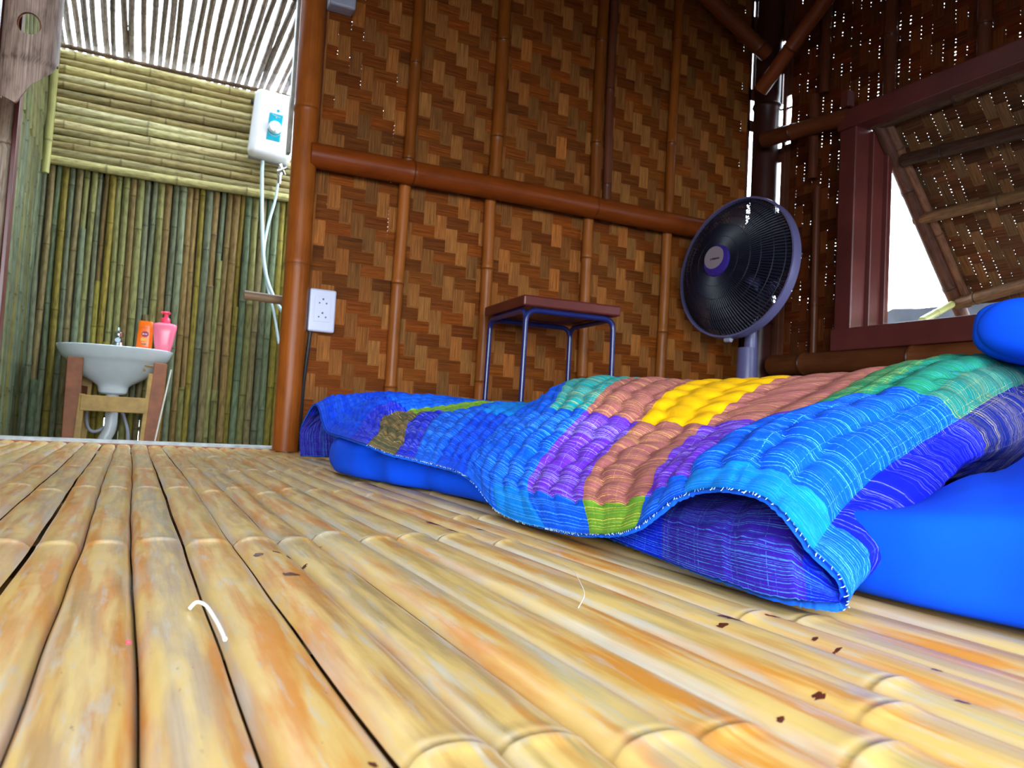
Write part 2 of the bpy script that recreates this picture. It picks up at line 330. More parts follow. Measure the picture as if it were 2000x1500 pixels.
# ------------------------------------------------------------------ woven bamboo walls
def weave(mb, o, U, Nn, W, H, cell, gapw, gapf, cw, cf, hole=None, seed=1, nsplit=3, sgn=1, zmin=0, extra=None):
    rd = random.Random(seed); o = Vector(o); U = Vector(U); Nn = Vector(Nn); V = Vector((0, 0, 1))
    nu = int(W / cell); nv = int(H / cell); d = 0.0011
    over = lambda i, j: ((j + sgn * i) % 4) < 2
    def cut(u, v): return hole and hole[0] < u < hole[1] and hole[2] < v < hole[3]
    for i in range(nu):
        g = gapw(rd, i); wd = cell - g; uc = (i + 0.5) * cell + rd.uniform(-g, g) * 0.3
        vs = []; cc = []; uv = []; fs = []; ok = []; fcol = {}; off = rd.uniform(0, 40); sc_ = jit(cw, 0.16, rd); zz = 0.00015 * (i % 2)
        for j in range(nv):
            k_ = (j + sgn * i) // 4; fcol.setdefault(k_, jit(sc_, 0.30, rd))
            h = (d if over(i, j) else -d) + zz
            for e in (0.16, 0.84):
                gm = 1.0 if g < 0.0009 else max(-0.1, min(1.25, 0.5 + 1.9 * noise.noise(Vector((i * 0.37 + seed, j * 0.19, 1)))))
                wd = cell - g * gm
                for s_ in (-0.5, 0.0, 0.5):
                    v_ = (j + e) * cell
                    vs.append(o + U * (uc + s_ * wd) + V * v_ + Nn * (h + (0.0003 if s_ == 0 else 0)))
                    cc.append(fcol[k_]); uv.append((s_ * wd + off, v_ + off + k_ * 0.7)); 
                ok.append(not cut(uc, (j + e) * cell))
        for a in range(len(ok) - 1):
            if ok[a] and ok[a + 1]:
                for s_ in (0, 1): fs.append((a * 3 + s_, a * 3 + s_ + 1, a * 3 + s_ + 4, a * 3 + s_ + 3))
        mb.add(vs, fs, cc, uv)
    for j in range(nv):
        bounds = [0.0] + [k_ / nsplit + rd.uniform(-0.05, 0.05) for k_ in range(1, nsplit)] + [1.0]
        fcol = {}; rowc = jit(cf, 0.12, rd)
        for k_ in range(nsplit):
            g = gapf(rd, j, k_); v0 = (j + bounds[k_]) * cell + g / 2; v1 = (j + bounds[k_ + 1]) * cell - g / 2
            off = rd.uniform(0, 40); vs = []; cc = []; uv = []; fs = []; ok = []; spl = rd.uniform(0.85, 1.12)
            zz = 0.0002 * (k_ % 2) + 0.0001 * (j % 2)
            for i in range(nu):
                fk = (i * sgn + j - 2) // 4; fcol.setdefault(fk, jit(rowc, 0.28, rd)); c_ = tuple(q * spl for q in fcol[fk])
                h = (-d if over(i, j) else d) + zz
                gm = 1.0 if g < 0.0009 else max(-0.1, min(1.25, 0.5 + 1.9 * noise.noise(Vector((i * 0.31, j * 0.5 + k_ * 3.1, seed)))))
                v0 = (j + bounds[k_]) * cell + g * gm / 2; v1 = (j + bounds[k_ + 1]) * cell - g * gm / 2
                for e in (0.16, 0.84):
                    for v_ in (v0, v1):
                        vs.append(o + U * ((i + e) * cell) + V * v_ + Nn * h); cc.append(c_); uv.append((v_ + off, (i + e) * cell + off + fk * 0.9))
                    ok.append(not cut((i + e) * cell, (v0 + v1) / 2))
            for a in range(len(ok) - 1):
                if ok[a] and ok[a + 1]: fs.append((a * 2, a * 2 + 1, a * 2 + 3, a * 2 + 2))
            mb.add(vs, fs, cc, uv)
YW = 2.2
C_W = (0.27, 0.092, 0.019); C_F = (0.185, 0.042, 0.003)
wb = MB()
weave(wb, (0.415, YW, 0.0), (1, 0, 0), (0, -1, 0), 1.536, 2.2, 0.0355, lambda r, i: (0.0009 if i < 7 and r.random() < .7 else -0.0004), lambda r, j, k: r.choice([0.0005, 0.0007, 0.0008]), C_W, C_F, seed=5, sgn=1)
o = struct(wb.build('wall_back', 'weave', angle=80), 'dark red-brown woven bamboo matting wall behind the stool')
bk = MB(); bk.box((1.30, YW + 0.03, 1.1), (1.25, 0.012, 2.2), col=(0.06, 0.03, 0.015)); o2 = bk.build('backing', 'wood_dark', o)  # unseen board added to stop light leaking through the weave

XR = 2.0
wr = MB()
# right wall starts beside the corner post and runs back past the camera; the window opening is cut out
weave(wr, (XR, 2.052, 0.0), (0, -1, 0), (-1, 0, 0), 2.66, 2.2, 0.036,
      lambda r, i: r.choice([0.0012, 0.0032, 0.0042, 0.0005]), lambda r, j, k: (r.choice([0.0018, 0.0034, 0.0046]) if r.random() < 0.5 else -0.0004), (0.14, 0.034, 0.007), (0.105, 0.019, 0.003), hole=(0.327, 1.487, 0.41, 1.12), seed=11, sgn=1)  # darker than the back wall: backlit shade put into the split colours
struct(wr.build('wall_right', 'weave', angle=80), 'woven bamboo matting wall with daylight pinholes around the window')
for nm, c, d in (('wall_left', (-1.21, 0.8, 1.0), (0.02, 2.86, 2.4)), ('ceiling', (0.45, 0.85, 2.25), (3.6, 3.1, 0.05))):
    m_ = MB(); m_.box(c, d, col=(0.3, 0.14, 0.05)); struct(m_.build(nm, 'thatch', smooth=False))
m_ = MB(); m_.box((1.5, -0.62, 1.0), (1.05, 0.02, 2.4), col=(0.3, 0.14, 0.05)); m_.box((0.4, -0.62, 1.63), (3.2, 0.02, 1.26), col=(0.3, 0.14, 0.05)); m_.box((0.4, -0.80, 1.06), (3.4, 0.4, 0.03), col=(0.3, 0.14, 0.05)); struct(m_.build('wall_front', 'thatch', smooth=False))  # unseen; low header and eave shaped to keep the upper back wall dim
# partition of weathered slats left of the bathroom doorway
pt = MB(); rp_ = random.Random(21); x = -1.2
while x < -0.305:
    w_ = rp_.uniform(0.028, 0.036); x2 = min(x + w_, -0.300)
    culm(pt, (x2 - 0.016, YW + 0.0, 0.0), (x2 - 0.016, YW, 0.86), 0.0165, jit((0.36, 0.27, 0.20), 0.15, rp_), nodes=0.3, n=10, rnd=rp_); x = x2
pt.box((-0.75, YW + 0.022, 0.43), (0.90, 0.006, 0.88), col=(0.08, 0.05, 0.03)); pt.box((-0.75, YW + 0.01, 1.55), (0.90, 0.03, 1.36), col=(0.10, 0.035, 0.02))  # thin lower board added behind the slats to block light leaks
o = struct(pt.build('wall_left_partition', 'culm_matte'), 'grey-brown slatted partition left of the bathroom doorway')
o.name = 'wall_partition'
jb = MB(); jb.box((-0.292, YW + 0.0, 0.43), (0.010, 0.05, 0.87), col=(0.17, 0.03, 0.02)); struct(jb.build('trim_1', 'wood_red', smooth=False, bevel=0.002), 'dark red edge board of the slatted partition')
# doorway lining on the right, behind the bamboo post
jb = MB(); jb.box((0.412, YW + 0.045, 1.1), (0.026, 0.08, 2.2), col=(0.17, 0.03, 0.02)); struct(jb.build('trim_2', 'wood_red', smooth=False, bevel=0.002), 'dark red door lining beside the tall bamboo post')
jb = MB(); jb.box((0.346, YW + 0.06, 1.5), (0.010, 0.03, 1.35), col=(0.5, 0.5, 0.5)); struct(jb.build('trim_lit_edge', 'bath_grey', smooth=False, bevel=0.002), 'pale narrow strip standing in for light on the upper doorway edge')  # added strip; the lit lining edge is put into its pale colour
jb = MB(); jb.box((0.08, YW + 0.02, 1.95), (0.78, 0.06, 0.6), col=(0.1, 0.04, 0.02)); struct(jb.build('trim_3', 'wood_dark', smooth=False), 'dark header over the bathroom doorway')

# ------------------------------------------------------------------ bamboo framing of the room
def bamboo(name, a, b, r, col, label, cat, group=None, **kw):
    m_ = MB(); base = Vector(a); culm(m_, a, b, r, col, **kw)
    m_.v = [(p[0] - base.x, p[1] - base.y, p[2] - base.z) for p in m_.v]
    o_ = m_.build(name, 'culm'); o_.location = base; return tag(o_, label, cat, group)
RB = (0.24, 0.075, 0.022)
bamboo('bamboo_post', (0.378, YW - 0.035, 0.0), (0.366, YW - 0.035, 2.22), 0.0335, (0.34, 0.085, 0.010), 'thick glossy red-brown bamboo post at the right side of the bathroom doorway', 'post', nodes=0.44, n0=0.50, n=24, bend=0.001, ridge=0.05, nodecol=0.75)
bamboo('bamboo_post', (1.965, 2.132, 0.0), (1.965, 2.132, 2.22), 0.046, (0.05, 0.014, 0.01), 'dark bamboo corner post behind the fan with daylight slits on both sides', 'post', nodes=0.4, n=20, bend=0.001)
bamboo('bamboo_beam', (0.385, YW - 0.05, 0.802), (1.90, YW - 0.045, 0.812), 0.034, (0.22, 0.042, 0.005), 'thick horizontal bamboo beam crossing the woven wall above the stool', 'beam', nodes=0.52, n0=0.29, n=22, bend=0.003, ridge=0.05)
G = 'upright bamboo battens on the woven back wall'
for x, r, z0, z1, l_ in ((0.664, 0.017, 0.0, 0.79, 'lower bamboo batten nearest the wall socket, under the beam'), (0.672, 0.016, 0.81, 2.2, 'upper bamboo batten nearest the doorway post, above the beam'),
                   (0.936, 0.0175, 0.0, 0.79, 'pale lower bamboo batten meeting the left corner of the stool'), (0.945, 0.019, 0.81, 2.2, 'upper bamboo batten above the left corner of the stool'),
                   (1.286, 0.017, 0.0, 0.79, 'lower bamboo batten behind the right half of the stool'), (1.300, 0.018, 0.81, 2.2, 'upper bamboo batten in the middle of the wall above the stool'),
                   (1.590, 0.017, 0.0, 0.79, 'lower bamboo batten just left of the fan guard'), (1.597, 0.016, 0.81, 2.2, 'upper bamboo batten left of the fan, close to the corner')):
    bamboo('bamboo_batten', (x, YW - 0.018, z0), (x, YW - 0.018, z1), r, jit((0.23, 0.058, 0.006) if z0 else (0.34, 0.10, 0.018), 0.1), l_, 'batten', G, nodes=0.33, n=14, bend=0.003)
bamboo('bamboo_batten', (1.345, YW - 0.016, 0.81), (1.338, YW - 0.016, 2.2), 0.014, (0.13, 0.035, 0.015), 'thin very dark batten doubled against the upper mid-wall batten', 'batten', G, nodes=0.3, n=12)
bamboo('bamboo_brace', (1.30, 2.115, 1.762), (1.900, 2.070, 1.437), 0.026, (0.16, 0.04, 0.01), 'slanting bamboo brace on the back wall, descending right to the corner', 'brace', nodes=0.3, n=16)
bamboo('bamboo_brace', (1.850, 2.045, 1.285), (1.945, 1.42, 1.84), 0.024, (0.20, 0.045, 0.01), 'slanting bamboo brace crossing in front of the corner post, rising right', 'brace', nodes=0.3, n=16)
G = 'battens and rails on the window wall'
bamboo('bamboo_rail', (1.890, 2.060, 1.125), (1.945, 1.75, 1.12), 0.026, (0.12, 0.03, 0.01), 'short round bamboo rail between corner post and window frame', 'rail', G, nodes=0.3, n=16)
bamboo('bamboo_rail', (1.945, 2.035, 0.352), (1.945, -0.5, 0.352), 0.034, (0.14, 0.04, 0.012), 'long bamboo rail running under the window frame', 'rail', G, nodes=0.4, n=18)
for (y, z0, z1, r, l_) in ((1.895, 0.96, 1.24, 0.015, 'short pale batten hung over the rail left of the window'),
                        (1.90, 0.37, 0.94, 0.012, 'slim glossy batten left of the window below the rail'), (1.885, 1.25, 2.2, 0.016, 'upper batten above the short rail'),
                        (1.64, 1.14, 2.2, 0.018, 'batten standing above the left end of the window frame'), (1.34, 1.14, 2.2, 0.018, 'batten above the middle of the window frame'), (0.95, 1.14, 2.2, 0.018, 'batten above the right part of the window frame')):
    bamboo('bamboo_batten', (XR - 0.018 - (0.03 if z0 == 0.96 else 0), y, z0), (XR - 0.018 - (0.03 if z0 == 0.96 else 0), y, z1), r, (0.10, 0.026, 0.01), l_, 'batten', G, nodes=0.35, n=12)
# outer laths that close most of the corner slits, leaving broken lines of daylight
lt = MB()
for (z0, z1) in ((0, 0.80), (0.905, 0.912), (0.945, 0.950), (1.215, 1.255), (1.33, 1.37), (1.53, 1.64), (1.70, 2.2)): lt.box((1.950, 2.2, (z0 + z1) / 2), (0.03, 0.006, z1 - z0), col=(0.1, 0.04, 0.02))
for (z0, z1) in ((1.37, 1.53), (1.64, 1.70)): lt.box((1.958, 2.2, (z0 + z1) / 2), (0.011, 0.006, z1 - z0), col=(0.1, 0.04, 0.02))
for (z0, z1) in ((0, 0.58), (0.61, 0.74), (0.77, 0.79), (0.86, 0.90), (1.08, 1.13), (1.206, 1.211), (1.268, 1.273), (1.40, 1.45), (1.52, 2.2)): lt.box((2.0, 2.095, (z0 + z1) / 2), (0.006, 0.020, z1 - z0), col=(0.1, 0.04, 0.02))
lt.box((2.0, 2.099, 1.345), (0.006, 0.010, 0.11), col=(0.1, 0.04, 0.02))
lt.box((1.998, 2.0775, 1.1), (0.008, 0.017, 2.2), col=(0.1, 0.04, 0.02))
for (z0, z1) in ((0, 1.135), (1.262, 1.268), (1.31, 2.2)): lt.box((2.0, 2.060, (z0 + z1) / 2), (0.006, 0.020, z1 - z0), col=(0.1, 0.04, 0.02))
lt.box((1.940, 2.2, 1.1), (0.012, 0.006, 2.2), col=(0.1, 0.04, 0.02)); lt.box((1.985, 2.2, 1.1), (0.036, 0.006, 2.2), col=(0.1, 0.04, 0.02)); lt.box((2.0, 2.155, 1.1), (0.006, 0.094, 2.2), col=(0.1, 0.04, 0.02))  # boards added to keep outside light off the post and room corner
struct(lt.build('trim_4', 'wood_dark', smooth=False), 'dark laths closing parts of the corner slits')

# ------------------------------------------------------------------ window with propped woven flap
wn = empty('window_1', (1.97, 1.15, 0.76)); struct(wn, 'dark red wooden window frame in the right wall')
def wpart(name, c, d, m='wood_frame', bev=0.004):
    q = MB(); q.box(c, d, col=(0.5,) * 3); return local(q, wn).build(name, m, wn, smooth=False, bevel=bev)
wpart('stile', (1.972, 1.745, 0.76), (0.07, 0.062, 0.75)); wpart('stile', (1.972, 0.60, 0.76), (0.07, 0.062, 0.75))
wpart('bottom_rail', (1.965, 1.17, 0.418), (0.075, 1.22, 0.068)); wpart('top_rail', (1.965, 1.17, 1.105), (0.075, 1.22, 0.060))
wpart('inner_stile', (2.02, 1.706, 0.76), (0.05, 0.018, 0.62), 'wood_frame', 0.003)
wpart('inner_stile', (2.05, 1.690, 0.76), (0.02, 0.02, 0.62), 'wood_frame', 0.003)
wpart('hinge_peg', (1.93, 1.745, 1.165), (0.03, 0.03, 0.05), 'wood_frame', 0.004)
# flap: hinged at the top, swung outward ~41 degrees
fp = empty('window_flap', (2.015, 1.15, 1.10)); tag(fp, 'woven bamboo window flap propped open outwards below the top of the window frame', 'window flap')
fm = MB(); weave(fm, (0, 0.525, -0.665), (0, -1, 0), (-1, 0, 0), 1.085, 0.70, 0.035, lambda r, i: r.choice([0.0004, 0.0015, 0.003]), lambda r, j, k: (r.choice([0.0004, 0.0012, 0.0028]) if r.random() < .7 else 0), (0.17, 0.085, 0.035), (0.12, 0.045, 0.018), seed=31)
q = fm.build('woven_panel', 'weave', fp, angle=80)
def fculm(name, a, b, r, col, label=None):
    q = MB(); culm(q, a, b, r, col, nodes=0.3, n=14); o_ = q.build(name, 'culm_matte', fp)
    if label: o_['label'] = label
fculm('side_rail', (-0.024, 0.535, 0.0), (-0.024, 0.535, -0.69), 0.022, (0.10, 0.04, 0.025)); fculm('side_rail', (-0.016, 0.508, 0.0), (-0.016, 0.508, -0.66), 0.013, (0.20, 0.09, 0.05)); fculm('top_rail', (-0.02, 0.55, 0.0), (-0.02, -0.56, 0.0), 0.022, (0.10, 0.05, 0.03))
fculm('side_rail', (-0.024, -0.55, 0.0), (-0.024, -0.55, -0.69), 0.022, (0.10, 0.04, 0.025))
fculm('cross_batten', (-0.035, 0.50, -0.13), (-0.035, -0.56, -0.20), 0.019, (0.07, 0.03, 0.018))
fculm('cross_batten', (-0.030, 0.55, -0.33), (-0.030, -0.56, -0.33), 0.017, (0.20, 0.10, 0.04))
fculm('cross_batten', (-0.038, 0.53, -0.635), (-0.038, -0.56, -0.47), 0.019, (0.18, 0.09, 0.04))
fculm('bottom_rail', (0.03, 0.50, -0.64), (0.03, -0.56, -0.64), 0.018, (0.40, 0.2, 0.06))
fp.rotation_euler = (0, -math.radians(37.5), 0)
bamboo('prop_stick', (2.010, 1.529, 0.463), (2.380, 1.692, 0.578), 0.011, (0.62, 0.62, 0.22), 'pale green-yellow stick propping the window flap open on the sill', 'stick', nodes=0.5, n=10)

# ------------------------------------------------------------------ outside
g = MB()
g.add([(-9, -9, -0.62), (12, -9, -0.62), (12, 12, -0.62), (-9, 12, -0.62)], [(0, 1, 2, 3)], (0.3, 0.28, 0.2)); struct(g.build('ground', 'ground', smooth=False))
sw = MB(); vs = []; nx, nz = 90, 16; rs = random.Random(5)
for i in range(nx + 1):
    for j in range(nz + 1):
        y = -1 + 7.5 * i / nx; tp = 0.955 + 0.018 * noise.noise(Vector((y * 3, 0, 1))) + 0.012 * noise.noise(Vector((y * 11, 0, 1)))
        z = -0.62 + (tp + 0.62) * min(1, j / (nz - 3)); x = 4.25 + 0.07 * noise.noise(Vector((y * 4, z * 4, 2))) + 0.03 * noise.noise(Vector((y * 13, z * 13, 2)))
        if j > nz - 3: x += 0.35 * (j - nz + 3) / 3; 
        vs.append((x, y, z))
fs = [(i * (nz + 1) + j, i * (nz + 1) + j + 1, (i + 1) * (nz + 1) + j + 1, (i + 1) * (nz + 1) + j) for i in range(nx) for j in range(nz)]
sw.add(vs, fs, (0.3, 0.3, 0.3)); struct(sw.build('wall_outside', 'stone'), 'rough grey stone wall seen outside through the window')

# ------------------------------------------------------------------ bathroom
BY, BX0, BX1, BZ = 3.6, -0.395, 0.98, -0.47
ra = random.Random(17)
GB = [(0.30, 0.25, 0.04), (0.22, 0.21, 0.07), (0.17, 0.21, 0.11), (0.27, 0.20, 0.03), (0.20, 0.15, 0.06), (0.15, 0.16, 0.09), (0.23, 0.15, 0.05), (0.18, 0.20, 0.11)]  # darkened slat palette: the dimmer light low on the wall is painted in
bw = MB(); x = BX0 + 0.008
while x < BX1:
    w_ = ra.uniform(0.0185, 0.029); z0 = -0.45 + ra.uniform(-0.01, 0.01)
    if -0.105 < x < -0.06 or 0.0 < x < 0.012: z0 = -0.005 + ra.uniform(-0.02, 0.01)
    cg = ra.choice(GB)
    if ra.random() < 0.35:     # a piece ends with a node part way up, another continues it
        zs = ra.uniform(-0.1, 0.8); culm(bw, (x + w_ / 2, BY, z0), (x + w_ / 2, BY, zs), w_ * 0.56, jit(cg, 0.15, ra), nodes=0.33, n=10, rnd=ra)
        culm(bw, (x + w_ / 2, BY + 0.003, zs), (x + w_ / 2, BY + 0.003, 1.04), w_ * 0.48, jit(ra.choice(GB), 0.15, ra), nodes=0.3, n=10, rnd=ra)
    else: culm(bw, (x + w_ / 2, BY, z0), (x + w_ / 2, BY, 1.04), w_ * 0.56, jit(cg, 0.15, ra), nodes=0.36, n=10, rnd=ra, bend=0.002)
    x += w_ + 0.0022
z = 1.028; k = 0
while z < 1.475:
    d_ = ra.uniform(0.025, 0.036); zc = z + d_ / 2
    culm(bw, (BX0 - 0.01, BY - 0.014 if k else BY - 0.03, zc), (BX1, BY - 0.014 if k else BY - 0.03, zc + 0.004), d_ * (0.52 if k else 0.60), jit(ra.choice([(0.60, 0.52, 0.22), (0.50, 0.42, 0.16), (0.36, 0.29, 0.12), (0.64, 0.57, 0.29), (0.44, 0.36, 0.15)]), 0.15, ra), nodes=0.30, n=12, rnd=ra, bend=0.0035)  # upper poles coloured lighter to carry the brighter light near the roof
    z += d_ + 0.0005; k += 1
bw.box(((BX0 + BX1) / 2, BY + 0.02, 0.55), (BX1 - BX0, 0.008, 1.02), col=(0.05, 0.04, 0.02)); bw.box((-0.26, BY + 0.02, -0.2), (0.30, 0.008, 0.5), col=(0.05, 0.04, 0.02)); bw.box((0.52, BY + 0.02, -0.2), (0.96, 0.008, 0.5), col=(0.05, 0.04, 0.02)); bw.box((-0.02, BY + 0.02, -0.2), (0.08, 0.008, 0.5), col=(0.05, 0.04, 0.02)); bw.box(((BX0 + BX1) / 2, BY + 0.02, 1.24), (BX1 - BX0, 0.008, 0.44), col=(0.05, 0.04, 0.02))  # backing boards added to close bright gaps between the slats
struct(bw.build('wall_bathroom_back', 'culm_matte'), 'greenish slatted bamboo wall behind the sink')
bl = MB(); y = 2.24
while y < BY - 0.02:
    w_ = ra.uniform(0.024, 0.032); culm(bl, (BX0, y + w_ / 2, -0.45), (BX0, y + w_ / 2, 1.03 if y < 3.52 else 1.03), w_ * 0.56, jit(ra.choice([(0.13, 0.15, 0.08), (0.10, 0.12, 0.07), (0.14, 0.12, 0.03)]), 0.15, ra), nodes=0.32, n=10, rnd=ra); y += w_ + 0.001
for k in range(16):   # upper slanting slats
    yb = 2.15 + k * 0.095; culm(bl, (BX0 + 0.006, yb + 0.12, 1.02), (BX0 + 0.006, yb - 0.06, 1.52), 0.017, jit((0.16, 0.15, 0.05), 0.2, ra), nodes=0.3, n=10, rnd=ra)
bl.box((BX0 - 0.02, 2.92, 0.52), (0.008, 1.36, 1.96), col=(0.06, 0.05, 0.03))
struct(bl.build('wall_bathroom_left', 'culm_matte'), 'greenish slatted side wall of the bathroom')
br = MB(); y = 2.3
while y < BY: culm(br, (BX1, y + .015, -0.45), (BX1, y + .015, 0.85), 0.0155, jit((0.38, 0.34, 0.16), 0.15, ra), nodes=0.4, n=8, rnd=ra); y += 0.031  # unseen wall, cut low to let more light into the bathroom
struct(br.build('wall_bathroom_right', 'culm_matte'), 'slatted right wall of the bathroom')
bamboo('bamboo_corner_pole', (BX0 + 0.028, BY - 0.055, 0.98), (BX0 + 0.030, BY - 0.055, 1.50), 0.015, (0.44, 0.42, 0.14), 'slim yellow-green pole in the upper left corner of the bathroom', 'pole', nodes=0.3, n=12)
rfm = MB(); x = BX0 - 0.02
while x < BX1 + 0.02:
    rr = ra.uniform(0.0102, 0.0122)
    culm(rfm, (x, 2.27, 1.575 + ra.uniform(-.003, .003)), (x + ra.uniform(-.008, .008), BY + 0.16, 1.525 + ra.uniform(-.003, .003)), rr, jit((0.42, 0.34, 0.30), 0.2, ra), nodes=0.3, n=8, rnd=ra, bend=0.003)  # poles lightened so their colour carries the bloom of the sky
    x += rr * 2 + ra.uniform(0.008, 0.0125)
culm(rfm, (BX0 - 0.02, BY - 0.02, 1.505), (BX1, BY - 0.02, 1.505), 0.009, (0.16, 0.10, 0.06), nodes=0.3, n=10)
culm(rfm, (BX0 - 0.02, 2.75, 1.53), (BX1, 2.75, 1.53), 0.012, (0.16, 0.10, 0.06), nodes=0.3, n=10)
struct(rfm.build('ceiling_bathroom', 'culm_matte'), 'open roof of thin bamboo poles over the bathroom with white sky between')
bf = MB(); bf.box((0.3, 2.93, BZ - 0.02), (1.45, 1.45, 0.04), col=(0.1, 0.1, 0.1)); struct(bf.build('floor_bathroom', 'concrete', smooth=False))
th = MB(); th.box((0.04, 2.27, -0.005), (0.70, 0.045, 0.026), col=(0.5, 0.5, 0.5)); t_ = th.build('door_threshold', 'bath_grey', smooth=False, bevel=0.006); t_.rotation_euler = (0, 0.000, 0); struct(t_, 'worn grey-topped threshold board of the bathroom doorway')
th = MB(); th.box((0.04, 2.243, -0.010), (0.70, 0.010, 0.020), col=(0.5, 0.5, 0.5)); t_ = th.build('trim_5', 'wood_brown', smooth=False); struct(t_)

# hollow culm with a round drilled hole, hanging at the left of the doorway
hb = MB(); vs = []; cc = []; uv = []; fs = []; na, nh = 40, 70; z0_, z1_ = 0.70, 1.45; hx = -0.240; hy = 1.90; rad_ = 0.052
hole_a, hole_z, hr = math.radians(-91), 0.856, 0.0225
for side, rr in ((0, rad_), (1, rad_ - 0.007)):
    for i in range(nh + 1):
        for j in range(na + 1):
            a = math.radians(-190) + math.radians(200) * j / na
            zl = float(np.interp(math.cos(a), [-1, -0.67, -0.23, 0.22, 0.5, 0.85, 1], [0.712, 0.702, 0.690, 0.732, 0.748, 0.772, 0.80]))
            z = zl + (z1_ - zl) * (i / nh) ** 1.5
            ad = (a - hole_a) * rad_; dz = z - hole_z; dd = math.hypot(ad, dz)
            if 1e-6 < dd < hr * 1.6:     # pull the grid to a clean ring around the hole
                t_ = hr if dd < hr * 1.3 else dd
                ad, dz = ad / dd * t_, dz / dd * t_
            a2 = hole_a + ad / rad_; z = hole_z + dz
            nb = 0.0018 * math.exp(-((z - 0.79) / 0.004) ** 2) + 0.0018 * math.exp(-((z - 1.2) / 0.004) ** 2)
            vs.append((hx + (rr + nb) * math.cos(a2), hy + (rr + nb) * math.sin(a2), z)); uv.append((a2 * rad_, z))
            dk = 0.6 if abs(z - 0.786) < 0.003 else 1.0
            cc.append(tuple(q * dk for q in ((0.36, 0.25, 0.20) if side == 0 else (0.30, 0.12, 0.07))))
W1 = na + 1; SO = (nh + 1) * W1
def inh(i, j):
    s_ = 0
    for (a_, b_) in ((i, j), (i + 1, j), (i + 1, j + 1), (i, j + 1)):
        p = vs[a_ * W1 + b_]; an = math.atan2(p[1] - hy, p[0] - hx)
        if math.hypot((an - hole_a) * rad_, p[2] - hole_z) < hr * 1.02: s_ += 1
    return s_ == 4
for i in range(nh):
    for j in range(na):
        if inh(i, j): continue
        q = (i * W1 + j, i * W1 + j + 1, (i + 1) * W1 + j + 1, (i + 1) * W1 + j); fs.append(q); fs.append(tuple(SO + v_ for v_ in q[::-1]))
for j in range(na): fs.append((j, j + SO, j + 1 + SO, j + 1))
for i in range(nh):
    fs.append((i * W1, (i + 1) * W1, (i + 1) * W1 + SO, i * W1 + SO)); fs.append((i * W1 + na, i * W1 + na + SO, (i + 1) * W1 + na + SO, (i + 1) * W1 + na))
hb.add(vs, fs, cc, uv); o = hb.build('split_bamboo_culm', 'culm_matte', angle=50)
tag(o, 'thick split bamboo culm with a round drilled hole hanging at upper left', 'bamboo culm')
ck = MB(); ck.box((-0.345, 1.90, 1.15), (0.09, 0.05, 0.9), col=(0.1, 0.03, 0.02)); tag(ck.build('dark_red_board', 'wood_red', smooth=False, bevel=0.004), 'dark red upright board left of the drilled bamboo culm', 'board')
# ------------------------------------------------------------------ stool
st = empty('stool', (1.03, 1.935, 0.0)); st.rotation_euler = (0, 0, math.radians(-3)); tag(st, 'square stool with dark red seat and four blue tube legs by the wall', 'stool')
q = MB(); q.box((0, 0, 0.4225), (0.285, 0.285, 0.028), col=(.5,) * 3); q.build('seat', 'wood_red', st, smooth=False, bevel=0.005)
for sx_, sy_ in ((-1, -1), (1, -1), (1, 1), (-1, 1)):
    c_ = 0.128; q = MB()
    for dx, dy in ((1, 0), (0, 1)):     # each corner: two bent tubes sharing one leg
        path = []
        for a in range(7):
            t_ = math.pi / 2 * a / 6; path.append((sx_ * (c_ - (0.028 - 0.028 * math.sin(t_)) * dx), sy_ * (c_ - (0.028 - 0.028 * math.sin(t_)) * dy), 0.372 + 0.028 * math.cos(t_)))
        path = [(sx_ * (c_ - 0.128 * dx), sy_ * (c_ - 0.128 * dy), 0.400)] + path + [(sx_ * (c_ + 0.004), sy_ * (c_ + 0.004), 0.0)]
        q.tube(path, 0.0072 if dx else 0.0071, 10)
    q.build('leg', 'steel_blue', st)

# ------------------------------------------------------------------ fan
fn = empty('pedestal_fan', (1.76, 1.955, 0.0)); tag(fn, 'blue-grey pedestal fan with round dark wire guard in the corner', 'fan')
FC = Vector((1.700, 1.955, 0.640)) - Vector(fn.location)
nrm = Vector((-0.985, -0.13, 0.10)).normalized(); qf = nrm.to_track_quat('Z', 'Y'); RM = qf.to_matrix()
def fpart(q, name, m, par=fn, **kw):
    q.v = [tuple((RM @ Vector(p)) + FC) for p in q.v]; return q.build(name, m, par, **kw)
def circ(r, z, n=64): return [(r * math.cos(2 * math.pi * k / n), r * math.sin(2 * math.pi * k / n), z) for k in range(n)]
q = MB(); prof = [(0.222, -0.018), (0.228, -0.018), (0.230, 0.0), (0.228, 0.016), (0.222, 0.016), (0.220, 0.0)]
vs = [(r * math.cos(2 * math.pi * k / 72), r * math.sin(2 * math.pi * k / 72), z) for k in range(72) for r, z in prof]
q.add(vs, [(k * 6 + j, ((k + 1) % 72) * 6 + j, ((k + 1) % 72) * 6 + (j + 1) % 6, k * 6 + (j + 1) % 6) for k in range(72) for j in range(6)]); ring = fpart(q, 'guard_ring', 'fan_grey')
def guard(name, s_, depth, r0):
    q = MB(); nw = 120
    for k in range(nw):
        a = 2 * math.pi * k / nw; p = []
        for i in range(6):
            u = i / 5; r = r0 + (0.224 - r0) * u; p.append((r * math.cos(a + 0.12 * u * s_), r * math.sin(a + 0.12 * u * s_), s_ * depth * (1 - u ** 2.6)))
        q.tube(p, 0.0019, 4, caps=False)
    for r, u in ((0.08, 0), (0.12, .45), (0.15, 0), (0.18, .7), (0.205, 0)): q.tube(circ(r, s_ * depth * (1 - ((r - r0) / (0.224 - r0)) ** 2.6)), 0.0014, 5, closed=True)
    return fpart(q, name, 'wire_dark')
